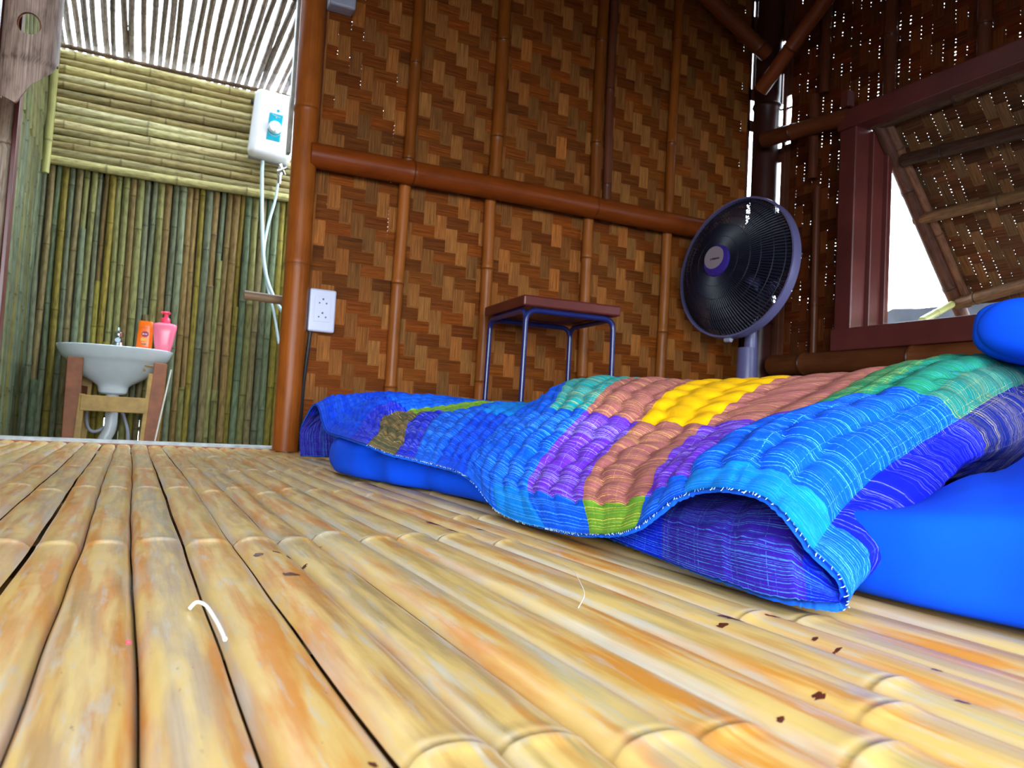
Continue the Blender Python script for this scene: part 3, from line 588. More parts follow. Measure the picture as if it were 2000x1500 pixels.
guard('front_guard', 1, 0.088, 0.045); guard('rear_guard', -1, 0.075, 0.05)
q = MB(); q.lathe([(0.0, 0.082), (0.046, 0.082), (0.051, 0.088), (0.049, 0.095), (0.036, 0.098), (0.0, 0.099)], n=40); bd = fpart(q, 'badge', 'fan_purple')
q = MB(); q.lathe([(0.0, 0.097), (0.038, 0.097), (0.038, 0.0995), (0.0, 0.100)], c=(-0.006, 0.009, 0), n=40, sy_=0.95); bs_ = fpart(q, 'badge_face', 'silver', bd)
q = MB()     # small dark lettering strokes across the badge
xx = -0.017
for k, (w_, h_) in enumerate(((0.002, .008), (.004, .002), (.002, .008), (.004, .005), (.002, .007), (.004, .005), (.002, .005), (.003, .005), (.002, .006))):
    q.box((xx, 0.004, 0.1003), (w_, h_, 0.0006)); xx += 0.0042
fpart(q, 'badge_lettering', 'black', bd, smooth=False)
for k in range(3):
    q = MB(); vs = []; a0 = 2 * math.pi * k / 3 + 0.4
    for side in (0.0015, -0.0015):
        for i in range(11):
            r = 0.035 + 0.168 * i / 10; wd = 0.55 + 0.42 * math.sin(math.pi * min(1, i / 10 * 0.9 + .1))
            for j in range(9):
                t_ = (j / 8 - 0.5); a = a0 + t_ * 1.9 * wd + 0.15 * i / 10; vs.append((r * math.cos(a), r * math.sin(a), -0.008 + t_ * 0.045 * (1 - 0.4 * i / 10) + side))
    f1 = [(i * 9 + j, (i + 1) * 9 + j, (i + 1) * 9 + j + 1, i * 9 + j + 1) for i in range(10) for j in range(8)]
    fs = f1 + [tuple(99 + v_ for v_ in f[::-1]) for f in f1]
    ed = [j for j in range(9)] + [i * 9 + 8 for i in range(1, 11)] + [90 + j for j in range(7, -1, -1)] + [i * 9 for i in range(9, 0, -1)]
    fs += [(ed[i], ed[(i + 1) % len(ed)], 99 + ed[(i + 1) % len(ed)], 99 + ed[i]) for i in range(len(ed))]
    q.add(vs, fs); fpart(q, 'blade', 'fan_blade')
q = MB(); q.lathe([(0, -0.03), (0.036, -0.03), (0.036, 0.012), (0.028, 0.024), (0, 0.028)], n=30); fpart(q, 'hub', 'fan_blade')
q = MB(); q.lathe([(0, -0.175), (0.03, -0.172), (0.052, -0.155), (0.058, -0.12), (0.058, -0.075), (0.05, -0.055), (0, -0.055)], n=30); fpart(q, 'motor_housing', 'fan_grey')
q = MB(); q.lathe([(0, -0.012), (0.008, -0.012), (0.008, 0.012), (0, 0.012)], c=(0, -0.233, 0), n=14, rot=Matrix.Rotation(math.radians(90), 3, 'Y')); fpart(q, 'guard_clip', 'grey_plastic')
q = MB(); q.lathe([(0.0, 0.0), (0.16, 0.0), (0.165, 0.012), (0.15, 0.024), (0.05, 0.034), (0.034, 0.05), (0, 0.05)], n=40); q.build('base', 'fan_grey', fn)
q = MB(); q.lathe([(0, 0.04), (0.040, 0.04), (0.037, 0.20), (0.031, 0.385), (0.030, 0.39), (0.0, 0.39)], n=28); q.build('column', 'fan_grey', fn)
q = MB(); q.lathe([(0, 0.345), (0.021, 0.345), (0.021, 0.40), (0.017, 0.46), (0.022, 0.52), (0.024, 0.61), (0.0, 0.64)], c=(0.012, 0, 0), n=24); q.build('neck', 'fan_grey', fn)

# ------------------------------------------------------------------ wall socket, switch box, cable
so_ = empty('wall_socket', (0.452, YW - 0.004, 0.385)); tag(so_, 'white double wall socket on the woven wall beside the doorway post', 'socket')
q = MB(); q.box((0, -0.014, 0), (0.072, 0.026, 0.117), col=(.8,) * 3); q.build('cover_plate', 'white_plastic', so_, smooth=False, bevel=0.005)
q = MB(); q.box((0, -0.0275, 0.004), (0.044, 0.002, 0.070)); q.build('socket_insert', 'white_plastic', so_, smooth=False, bevel=0.0008)
for zc in (0.020, -0.018):
    for dx, dz in ((0, 0.011), (-0.0095, 0.0), (0.0095, 0.0)):
        q = MB(); q.lathe([(0, -0.0005), (0.0027, -0.0005), (0.0027, 0.0005), (0, 0.0005)], c=(dx, -0.0288, zc + dz), n=10 if dz else 4, rot=Matrix.Rotation(math.radians(90), 3, 'X')); q.build('pin_hole', 'black', so_, smooth=False)
sb = MB(); sb.box((0.447, YW - 0.026, 1.31), (0.072, 0.05, 0.165), col=(.6,) * 3); tag(sb.build('switch_box', 'grey_plastic', smooth=False, bevel=0.006), 'grey plastic box high on the wall beside the doorway post', 'switch box')
wc = MB(); wc.tube([(0.428, YW - 0.012, 0.332), (0.424, YW - 0.012, 0.27), (0.419, YW - 0.010, 0.18), (0.417, YW - 0.008, 0.0)], 0.0045, 8); tag(wc.build('cable', 'black'), 'dark cable running down from the white wall socket', 'cable')

# ------------------------------------------------------------------ bathroom things
ht = empty('water_heater', (0.468, 3.556, 1.335)); ht.rotation_euler = (0, math.radians(3.5), 0); tag(ht, 'white electric shower heater box high on the bathroom wall', 'water heater')
q = MB(); q.box((0, -0.030, 0.0), (0.182, 0.075, 0.295), col=(.9,) * 3); b_ = q.build('casing', 'heater_white', ht, bevel=0.028); b_.modifiers['bevel'].segments = 5
q = MB(); q.box((0, 0.0, 0), (0.165, 0.035, 0.30), col=(.5,) * 3); q.build('back_plate', 'grey_plastic', ht, smooth=False, bevel=0.01)
q = MB(); q.box((0.003, -0.0685, -0.012), (0.056, 0.003, 0.118), col=(.5,) * 3); cp = q.build('control_panel', 'teal', ht, smooth=False, bevel=0.0014); cp['label'] = 'teal control panel'
q = MB(); q.lathe([(0, 0.0), (0.028, 0.0), (0.026, 0.010), (0.022, 0.016), (0, 0.016)], c=(0.003, -0.070, -0.014), n=32, rot=Matrix.Rotation(math.radians(90), 3, 'X')); q.build('temperature_knob', 'heater_white', ht)
q = MB(); q.box((0.003, -0.0865, -0.034), (0.003, 0.001, 0.007)); q.build('knob_pointer', 'teal', ht, smooth=False)
q = MB()
for k in range(13):
    a = math.radians(205 + 130 * k / 12); q.box((0.003 + 0.031 * math.cos(a), -0.0704, -0.018 + 0.033 * math.sin(a)), (0.006, 0.001, 0.0022), rot=Matrix.Rotation(-a - math.pi / 2, 3, 'Y'))
q.build('dial_scale', 'white_plastic', ht, smooth=False); q = MB()
for k in range(6): q.box((-0.012 + 0.006 * k, -0.0704, 0.040 - 0.001 * k), (0.004, 0.001, 0.0035))
q.build('panel_lettering', 'white_plastic', ht, smooth=False); q = MB(); q.box((0.004, -0.0704, 0.031), (0.006, 0.001, 0.006)); q.build('panel_mark', 'white_plastic', ht, smooth=False)
q = MB(); q.lathe([(0, -.001), (0.006, -.001), (0.006, .001), (0, .001)], c=(0.008, -0.0685, 0.062), n=12, rot=Matrix.Rotation(math.radians(90), 3, 'X')); q.build('indicator_lamp', 'teal', ht)
for dx in (-0.092, 0.094):
    q = MB(); q.box((dx, 0.0, 0.095), (0.02, 0.02, 0.014)); q.build('mounting_lug', 'black', ht, smooth=False, bevel=0.003)
def hose(name, pts, r, m, label, cat):
    P = [Vector(p) for p in pts]; out = []
    for i in range(len(P) - 1):
        p0, p1, p2, p3 = P[max(i - 1, 0)], P[i], P[i + 1], P[min(i + 2, len(P) - 1)]
        for k in range(8):
            t_ = k / 8; out.append(0.5 * ((2 * p1) + (p2 - p0) * t_ + (2 * p0 - 5 * p1 + 4 * p2 - p3) * t_ ** 2 + (3 * p1 - p0 - 3 * p2 + p3) * t_ ** 3))
    out.append(P[-1]); q = MB(); q.tube(out, r, 10); return tag(q.build(name, m), label, cat)
hose('hose', [(0.436, 3.535, 1.182), (0.438, 3.525, 1.10), (0.452, 3.52, 0.90), (0.475, 3.52, 0.72), (0.52, 3.52, 0.60), (0.60, 3.53, 0.50), (0.68, 3.54, 0.46)], 0.0078, 'hose', 'white shower hose leaving the left underside of the heater', 'hose')
hose('hose', [(0.506, 3.53, 1.10), (0.500, 3.535, 1.02), (0.478, 3.54, 0.90), (0.470, 3.54, 0.78), (0.490, 3.54, 0.66), (0.53, 3.54, 0.53), (0.56, 3.54, 0.40)], 0.0058, 'hose', 'thinner white supply hose hanging below the chrome valve', 'hose')
vl = empty('valve', (0.510, 3.53, 1.145)); tag(vl, 'chrome cross-handle valve under the white shower heater', 'valve')
q = MB(); q.tube([(0, 0, 0.055), (0, 0, -0.05)], 0.009, 14); q.lathe([(0, -.012), (.013, -.012), (.014, 0), (.013, .012), (0, .012)], n=14); q.build('valve_body', 'chrome', vl)
q = MB(); q.tube([(0, 0, 0), (0.004, -0.04, 0.0)], 0.007, 12)
for a in (0.5, 2.07, 3.64, 5.21): q.tube([(0.004, -0.043, 0), (0.004 + 0.024 * math.cos(a), -0.043, 0.024 * math.sin(a))], [0.006, 0.008], 10)
q.build('cross_handle', 'chrome', vl)
bamboo('bamboo_peg', (0.255, 2.25, 0.4145), (0.405, 2.25, 0.4115), 0.0125, (0.22, 0.13, 0.07), 'short cut bamboo peg sticking out left of the doorway post', 'peg', nodes=0.5, n=16)

SX, SY, SZ = -0.066, 3.415, 0.312
sk = empty('wash_basin', (SX, SY, SZ)); tag(sk, 'small white porcelain wash basin on a wooden stand against the slatted wall', 'basin')
def dshape(rx, ryf, ryb, n=56):
    out = []
    for k in range(n):
        a = 2 * math.pi * k / n; c_, s_ = math.cos(a), math.sin(a); ry = ryb if s_ > 0 else ryf; e = 0.45 if s_ > 0 else 0.85
        out.append((rx * math.copysign(abs(c_) ** e, c_), ry * math.copysign(abs(s_) ** e, s_)))
    return out
q = MB(); layers = []
for rx, rf_, rb, z, cy in ((0.035, 0.035, 0.035, -0.178, 0.03), (0.052, 0.05, 0.05, -0.174, 0.03), (0.052, 0.05, 0.05, -0.150, 0.03), (0.060, 0.055, 0.05, -0.138, 0.03), (0.115, 0.09, 0.08, -0.112, 0.03), (0.155, 0.125, 0.11, -0.070, 0.02), (0.172, 0.142, 0.13, -0.048, 0.015), (0.186, 0.150, 0.145, -0.044, 0.01), (0.202, 0.168, 0.16, -0.006, 0.0), (0.205, 0.172, 0.165, 0.0, 0.0), (0.200, 0.168, 0.162, 0.003, 0.0), (0.155, 0.135, 0.07, 0.0, -0.01), (0.14, 0.12, 0.055, -0.02, -0.01), (0.09, 0.07, 0.03, -0.085, -0.01), (0.02, 0.02, 0.01, -0.10, -0.01)):
    layers.append([(x, y + cy, z) for x, y in dshape(rx, rf_, rb)])
vs = [p for l in layers for p in l]; n_ = 56
q.add(vs, [(i * n_ + j, i * n_ + (j + 1) % n_, (i + 1) * n_ + (j + 1) % n_, (i + 1) * n_ + j) for i in range(len(layers) - 1) for j in range(n_)] + [tuple(range(n_ - 1, -1, -1)), tuple((len(layers) - 1) * n_ + j for j in range(n_))])
bo = q.build('bowl', 'porcelain', sk, angle=60); sd = bo.modifiers.new('subdivision', 'SUBSURF'); sd.levels = sd.render_levels = 1
q = MB(); q.box((0.118, -0.115, -0.062), (0.03, 0.006, 0.006)); q.box((0.104, -0.120, -0.078), (0.008, 0.006, 0.012)); o_ = q.build('mortar_stain', 'wood_yellow', sk, bevel=0.003); 
ws = empty('basin_stand', (SX, 3.42, BZ)); tag(ws, 'rough wooden stand with splayed plank legs under the wash basin', 'stand')
def plank(name, a, b, w_, h_, m, up=(0, 1, 0)):
    q = MB(); q.beam(a, b, w_, h_, up); q.v = [(p[0] - SX, p[1] - 3.42, p[2] - BZ) for p in q.v]; return q.build(name, m, ws, smooth=False, bevel=0.003)
zt = SZ - 0.050
plank('leg', (-0.192, 3.28, zt), (-0.186, 3.28, BZ), 0.052, 0.03, 'wood_brown'); plank('leg', (0.092, 3.28, zt), (0.052, 3.28, BZ), 0.046, 0.03, 'wood_brown')
plank('leg', (-0.158, 3.54, zt - 0.02), (-0.175, 3.54, BZ), 0.036, 0.03, 'wood_yellow'); plank('leg', (0.105, 3.54, zt - 0.02), (0.085, 3.54, BZ), 0.036, 0.03, 'wood_yellow')
plank('batten', (-0.160, 3.268, 0.13), (-0.186, 3.268, BZ), 0.022, 0.012, 'wood_yellow'); plank('batten', (0.060, 3.268, 0.22), (0.022, 3.268, BZ), 0.016, 0.012, 'wood_yellow')
plank('cross_rail', (-0.165, 3.27, 0.098), (0.050, 3.27, 0.098), 0.058, 0.02, 'wood_yellow', up=(0, 1, 0))
plank('side_rail', (-0.19, 3.28, 0.14), (-0.165, 3.54, 0.14), 0.02, 0.045, 'wood_brown', up=(0, 0, 1)); plank('side_rail', (0.085, 3.28, 0.14), (0.10, 3.54, 0.14), 0.02, 0.045, 'wood_brown', up=(0, 0, 1))
q = MB(); q.tube([(0.128, 3.25, 0.24), (0.085, 3.255, -0.08), (0.06, 3.255, -0.36)], 0.003, 6); tag(q.build('straw', 'straw'), 'long pale straw leaning on the right leg of the basin stand', 'straw')
hose('drain_pipe', [(-0.066, 3.445, 0.136), (-0.064, 3.445, 0.06), (-0.066, 3.445, 0.0), (-0.088, 3.44, -0.06), (-0.095, 3.44, -0.16), (-0.08, 3.44, -0.46)], 0.0235, 'pvc', 'white ribbed drain pipe hanging below the wash basin', 'pipe')
hose('supply_hose', [(-0.12, 3.50, 0.13), (-0.15, 3.50, 0.06), (-0.14, 3.49, 0.0), (-0.11, 3.49, -0.01), (-0.06, 3.50, 0.03)], 0.006, 'grey_plastic', 'thin grey hose looping left of the drain pipe', 'hose')
hose('supply_hose', [(-0.05, 3.50, 0.10), (-0.02, 3.50, 0.05), (0.0, 3.50, -0.02), (0.003, 3.50, -0.12), (0.0, 3.50, -0.4)], 0.006, 'grey_plastic', 'thin grey hose curving down right of the drain pipe', 'hose')
fa = empty('tap', (-0.062, 3.48, SZ + 0.003)); fa.scale = (1.3, 1.3, 1.1); tag(fa, 'small chrome tap on the back rim of the wash basin', 'tap')
q = MB(); q.lathe([(0, 0), (0.026, 0), (0.024, 0.006), (0.017, 0.02), (0.013, 0.038), (0.0, 0.04)], n=20); q.tube([(0, 0, 0.025), (0, -0.04, 0.036), (0, -0.075, 0.026)], [0.011, 0.0095, 0.008], 12); q.build('tap_body', 'chrome', fa)
q = MB(); q.lathe([(0, 0.036), (0.011, 0.036), (0.015, 0.048), (0.013, 0.060), (0.005, 0.066), (0.0, 0.068)], n=14); q.tube([(0, 0, 0.055), (0, -0.012, 0.078)], [0.004, 0.003], 8); q.build('tap_handle', 'chrome', fa)
sh = empty('shampoo_bottle', (0.030, 3.455, SZ + 0.002)); sh.rotation_euler = (0, math.radians(1.5), math.radians(-10)); tag(sh, 'flat orange shampoo bottle standing on the basin rim', 'bottle')
def slabprof(stations, n=28, e=0.55):
    q = MB(); vs = []
    for rx, ry, z in stations:
        for k in range(n):
            a = 2 * math.pi * k / n; c_, s_ = math.cos(a), math.sin(a); vs.append((rx * math.copysign(abs(c_) ** e, c_), ry * math.copysign(abs(s_) ** e, s_), z))
    m_ = len(stations); q.add(vs, [(i * n + j, i * n + (j + 1) % n, (i + 1) * n + (j + 1) % n, (i + 1) * n + j) for i in range(m_ - 1) for j in range(n)] + [tuple(range(n - 1, -1, -1)), tuple((m_ - 1) * n + j for j in range(n))]); return q
q = slabprof([(0.022, 0.013, 0), (0.026, 0.017, 0.003), (0.028, 0.018, 0.02), (0.0275, 0.018, 0.06), (0.026, 0.017, 0.092)]); body = q.build('bottle_body', 'orange', sh, angle=60)
q = slabprof([(0.0265, 0.0175, 0.0925), (0.0265, 0.0175, 0.112), (0.024, 0.015, 0.118), (0.01, 0.006, 0.119)]); q.build('cap', 'orange', sh, angle=60)
q = MB(); q.lathe([(0, -.0006), (0.0130, -.0006), (0.0130, .0006), (0, .0006)], c=(0.003, -0.0186, 0.066), n=28, rot=Matrix.Rotation(math.radians(90), 3, 'X'), sx_=1.0, sy_=0.88); lb = q.build('round_label', 'maroon', sh, smooth=False)
q = MB()
for k, (w_, h_) in enumerate(((.003, .005), (.0022, .003), (.0022, .003), (.0028, .005), (.0022, .003))): q.box((-0.0045 + 0.0036 * k, -0.0195, 0.066), (w_, 0.0006, h_))
q.build('label_lettering', 'label_white', sh, smooth=False)
q = MB(); q.box((0.000, -0.0184, 0.045), (0.022, 0.0014, 0.013)); q.box((0.003, -0.0184, 0.030), (0.020, 0.0014, 0.008)); q.build('gold_band', 'label_gold', sh, smooth=False)
q = MB()
for k in range(5): q.box((-0.005 + 0.0035 * k, -0.0193, 0.027), (0.0026, 0.0006, 0.0045))
q.build('small_print', 'maroon', sh, smooth=False)
pb = empty('soap_pump_bottle', (0.098, 3.395, SZ + 0.002)); pb.rotation_euler = (0, math.radians(1.0), math.radians(-8)); tag(pb, 'translucent pink pump bottle tapering to its base on the basin rim', 'bottle')
q = slabprof([(0.024, 0.016, 0), (0.028, 0.019, 0.003), (0.034, 0.022, 0.03), (0.040, 0.025, 0.07), (0.0445, 0.026, 0.101), (0.042, 0.023, 0.108), (0.02, 0.012, 0.113)], e=0.7); q.build('bottle_body', 'pink', pb, angle=60)
q = MB(); q.lathe([(0, 0.112), (0.0175, 0.112), (0.0175, 0.126), (0.014, 0.133), (0.008, 0.135), (0.007, 0.150), (0, 0.151)], n=22); q.tube([(0.004, 0, 0.152), (-0.018, -0.006, 0.153)], [0.0055, 0.004], 10); q.lathe([(0, 0.148), (0.0125, 0.149), (0.0135, 0.154), (0.010, 0.158), (0, 0.1585)], n=18, sx_=1.25); q.build('pump_head', 'pink_pump', pb)

# ------------------------------------------------------------------ mattress with blue sheet
def interp(tab, y):
    for (y0, v0), (y1, v1) in zip(tab, tab[1:]):
        if y <= y1:
            t_ = max(0, min(1, (y - y0) / (y1 - y0))); t_ = t_ * t_ * (3 - 2 * t_); return v0 + (v1 - v0) * t_
    return tab[-1][1]
XF = [(-0.5, 0.448), (0.26, 0.440), (0.34, 0.430), (0.50, 0.430), (0.68, 0.430), (0.80, 0.408), (0.92, 0.390), (1.04, 0.378), (1.15, 0.346), (1.27, 0.322), (1.36, 0.318), (1.45, 0.335), (1.55, 0.375), (1.64, 0.45), (1.70, 0.60), (1.72, 0.9)]
ZT = [(-0.5, 0.062), (0.3, 0.056), (0.6, 0.044), (0.95, 0.042), (1.2, 0.056), (1.45, 0.058), (1.62, 0.056), (1.72, 0.02)]
mt = MB(); vs = []; ys = [-0.5 + 2.22 * k / 260 for k in range(261)]; prof = []
for k in range(15):
    a = math.pi * (-0.5 + k / 14); prof.append((0.5 * (1 - math.cos(a) ** 0.6), 0.5 + 0.5 * math.copysign(abs(math.sin(a)) ** 0.75, a)))
PX = 1.55; NXT = 60
for y in ys:
    xf = interp(XF, y); zt_ = interp(ZT, y); row = []
    for (px, pz) in prof: row.append((xf + px * 0.045, y, 0.003 + pz * zt_))
    for k in range(1, NXT + 1): row.append((xf + 0.0225 + (PX - xf) * (k / NXT) ** 1.4, y, 0.003 + zt_))
    for x, y_, z in row:
        a_ = 0.5 + 0.5 * math.sin(y_ * 9)
        cr = 0.007 * noise.noise(Vector((x * 5, y_ * 4, z * 9))) + 0.004 * noise.noise(Vector((x * 14 + y_ * 9, y_ * 4 - x * 3, z * 20)))
        fold = -0.016 * math.exp(-((z - (0.030 + 0.25 * (1.28 - y_) * (1 if y_ < 1.28 else 0))) / 0.007) ** 2) * max(0, min(1, (1.32 - y_) * 6)) * max(0, min(1, (y_ - 0.80) * 8))
        f_ = min(1, z / 0.02); nx_ = 1 if x < xf + 0.03 else 0
        qv = 0.657 * x - y_; q1 = max(0.0, min(1.0, (qv + 0.08) / 0.08)); qq = max(0.0, min(1.0, qv / 0.07)); z *= 1 + (0.5 * q1 * q1 * (3 - 2 * q1) + 0.7 * qq * qq * (3 - 2 * qq)) * min(1, max(0, (x - xf) / 0.12)) * max(0, min(1, (0.9 - y_) * 3))
        vs.append((x + (cr * f_ - fold * 0.9) * nx_ * 0.9, y_, max(0.0015, z + (cr * f_ * 0.6 if z > 0.03 else 0))))
m_ = len(prof) + NXT
mt.add(vs, [(i * m_ + j, i * m_ + j + 1, (i + 1) * m_ + j + 1, (i + 1) * m_ + j) for i in range(260) for j in range(m_ - 1)] + [tuple(260 * m_ + j for j in range(m_)), tuple(range(m_ - 1, -1, -1))], (0, 0.2, 0.9))
tag(mt.build('mattress', 'sheet', angle=70), 'thin floor mattress covered in a plain bright blue sheet', 'mattress')

# ------------------------------------------------------------------ pillow
def pillow():
    n = 56; L, W_, T = 0.52, 0.44, 0.082; vs = []; fs = []
    for s_ in (1, -1):
        for i in range(n + 1):
            for j in range(n + 1):
                u = math.sin(math.pi / 2 * (i / n * 2 - 1)); v = math.sin(math.pi / 2 * (j / n * 2 - 1))
                e = (max(0.0, 1 - abs(u) ** 14) * max(0.0, 1 - abs(v) ** 14)) ** 0.32 * (1 - 0.12 * (u * u + v * v) / 2)
                rd_ = (abs(u) ** 8 + abs(v) ** 8) ** (1 / 8) / max(abs(u), abs(v)) if (u or v) else 1.0
                w_ = 0.006 * noise.noise(Vector((u * 3, v * 3, s_)))
                vs.append((u * W_ / 2 / rd_, v * L / 2 / rd_, s_ * T / 2 * e + w_ * e))
    O = (n + 1) ** 2
    for i in range(n):
        for j in range(n):
            q = (i * (n + 1) + j, (i + 1) * (n + 1) + j, (i + 1) * (n + 1) + j + 1, i * (n + 1) + j + 1); fs.append(q); fs.append(tuple(O + k for k in q[::-1]))
    q = MB(); q.add(vs, fs, (0, .2, .9)); return q
q = pillow(); o = q.build('pillow', 'sheet', angle=80); o.location = (1.130, 0.404, 0.220); o.rotation_euler = (math.radians(7), math.radians(0), math.radians(9))
tag(o, 'plain bright blue pillow lying on the quilt at the right edge', 'pillow')
# ------------------------------------------------------------------ patchwork quilt
B0, B1, B2, TL, PU, OR, YE, GR, OL, DK, CY, ND, OG, RD = ((0.0, 0.05, 0.75), (0.0, 0.088, 0.76), (0.004, 0.012, 0.62), (0.005, 0.34, 0.36), (0.16, 0.025, 0.60), (0.42, 0.12, 0.12), (1.0, 0.50, 0.0), (0.015, 0.26, 0.12), (0.10, 0.10, 0.05), (0.002, 0.02, 0.66), (0.0, 0.20, 0.72), (0.004, 0.015, 0.20), (0.16, 0.36, 0.03), (0.35, 0.03, 0.03))
LB, WH, YT, OT, LG = (0.12, 0.55, 1.0), (0.60, 0.60, 1.0), (0.95, 0.75, 0.10), (1.0, 0.50, 0.12), (0.25, 0.7, 0.6)
TAB = [
    ('h0', (0.355,1.835,0.004), (0.370,1.835,0.004), (0.470,1.835,0.004), (0.660,1.835,0.005), (1.000,1.735,0.005), (1.350,1.715,0.004)),
    ('h1', (0.355,1.855,0.065), (0.370,1.855,0.065), (0.470,1.855,0.073), (0.660,1.855,0.078), (1.000,1.755,0.078), (1.350,1.735,0.065)),
    ('j2', (0.360,1.815,0.102), (0.390,1.820,0.123), (0.470,1.810,0.142), (0.660,1.780,0.150), (0.930,1.700,0.130), (1.210,1.680,0.100)),
    ('j3', (0.335,1.487,0.070), (0.370,1.580,0.087), (0.470,1.660,0.142), (0.660,1.680,0.153), (0.930,1.700,0.130), (1.210,1.680,0.100)),
    ('j3b', (0.318,1.263,0.066), (0.355,1.344,0.080), (0.475,1.530,0.138), (0.660,1.570,0.150), (0.930,1.650,0.130), (1.210,1.670,0.100)),
    ('j4', (0.315,1.138,0.061), (0.350,1.215,0.074), (0.490,1.497,0.120), (0.660,1.440,0.145), (0.930,1.520,0.130), (1.210,1.540,0.100)),
    ('j5', (0.330,1.052,0.052), (0.365,1.129,0.066), (0.490,1.369,0.116), (0.670,1.360,0.143), (0.940,1.440,0.130), (1.220,1.460,0.100)),
    ('j6', (0.345,1.015,0.049), (0.375,1.081,0.061), (0.490,1.266,0.118), (0.680,1.280,0.140), (0.950,1.360,0.130), (1.230,1.380,0.100)),
    ('j7', (0.360,0.970,0.045), (0.385,1.016,0.058), (0.490,1.140,0.120), (0.700,1.275,0.142), (0.970,1.355,0.130), (1.250,1.375,0.100)),
    ('j8', (0.368,0.889,0.038), (0.385,0.919,0.050), (0.490,1.020,0.115), (0.720,1.235,0.152), (0.990,1.315,0.130), (1.270,1.335,0.100)),
    ('j9', (0.360,0.774,0.009), (0.370,0.811,0.037), (0.490,0.909,0.125), (0.720,1.195,0.179), (0.990,1.275,0.149), (1.270,1.295,0.100)),
    ('j10', (0.352,0.649,0.008), (0.375,0.734,0.035), (0.500,0.833,0.124), (0.750,1.069,0.187), (1.020,1.149,0.157), (1.300,1.169,0.100)),
    ('j11', (0.352,0.572,0.014), (0.380,0.629,0.035), (0.530,0.762,0.114), (0.800,0.965,0.185), (1.070,1.045,0.155), (1.350,1.065,0.100)),
    ('j12', (0.357,0.513,0.027), (0.385,0.540,0.049), (0.570,0.693,0.115), (0.850,0.838,0.192), (1.120,0.918,0.162), (1.400,0.938,0.100)),
    ('j13', (0.370,0.472,0.057), (0.390,0.493,0.071), (0.620,0.603,0.135), (0.950,0.743,0.210), (1.220,0.823,0.180), (1.500,0.843,0.100)),
    ('j13b', (0.370,0.423,0.066), (0.400,0.445,0.083), (0.670,0.564,0.153), (1.000,0.697,0.226), (1.270,0.777,0.196), (1.550,0.797,0.100)),
    ('j14', (0.370,0.382,0.061), (0.410,0.406,0.077), (0.700,0.524,0.153), (1.030,0.647,0.221), (1.300,0.727,0.191), (1.580,0.747,0.100)),
    ('j15', (0.375,0.353,0.036), (0.420,0.378,0.052), (0.720,0.502,0.132), (1.050,0.620,0.195), (1.320,0.700,0.165), (1.600,0.720,0.100)),
    ('j16', (0.382,0.335,0.018), (0.420,0.347,0.030), (0.740,0.486,0.100), (1.060,0.588,0.153), (1.330,0.668,0.130), (1.610,0.688,0.100)),
    ('j17', (0.373,0.326,0.007), (0.402,0.352,0.010), (0.735,0.500,0.086), (1.050,0.620,0.090), (1.300,0.700,0.090), (1.500,0.800,0.090)),
    ('l0', (0.357,0.346,0.005), (0.379,0.376,0.030), (0.620,0.520,0.064), (0.850,0.620,0.080), (1.050,0.670,0.070), (1.250,0.720,0.060)),
    ('l1', (0.356,0.401,0.005), (0.378,0.431,0.030), (0.520,0.530,0.062), (0.720,0.630,0.070), (0.920,0.680,0.060), (1.120,0.730,0.050)),
    ('l2', (0.370,0.489,0.005), (0.392,0.519,0.030), (0.480,0.570,0.058), (0.620,0.660,0.060), (0.820,0.710,0.050), (1.020,0.760,0.040)),
    ('l3', (0.390,0.599,0.005), (0.412,0.629,0.030), (0.460,0.640,0.050), (0.550,0.720,0.055), (0.750,0.770,0.045), (0.950,0.820,0.035)),
]
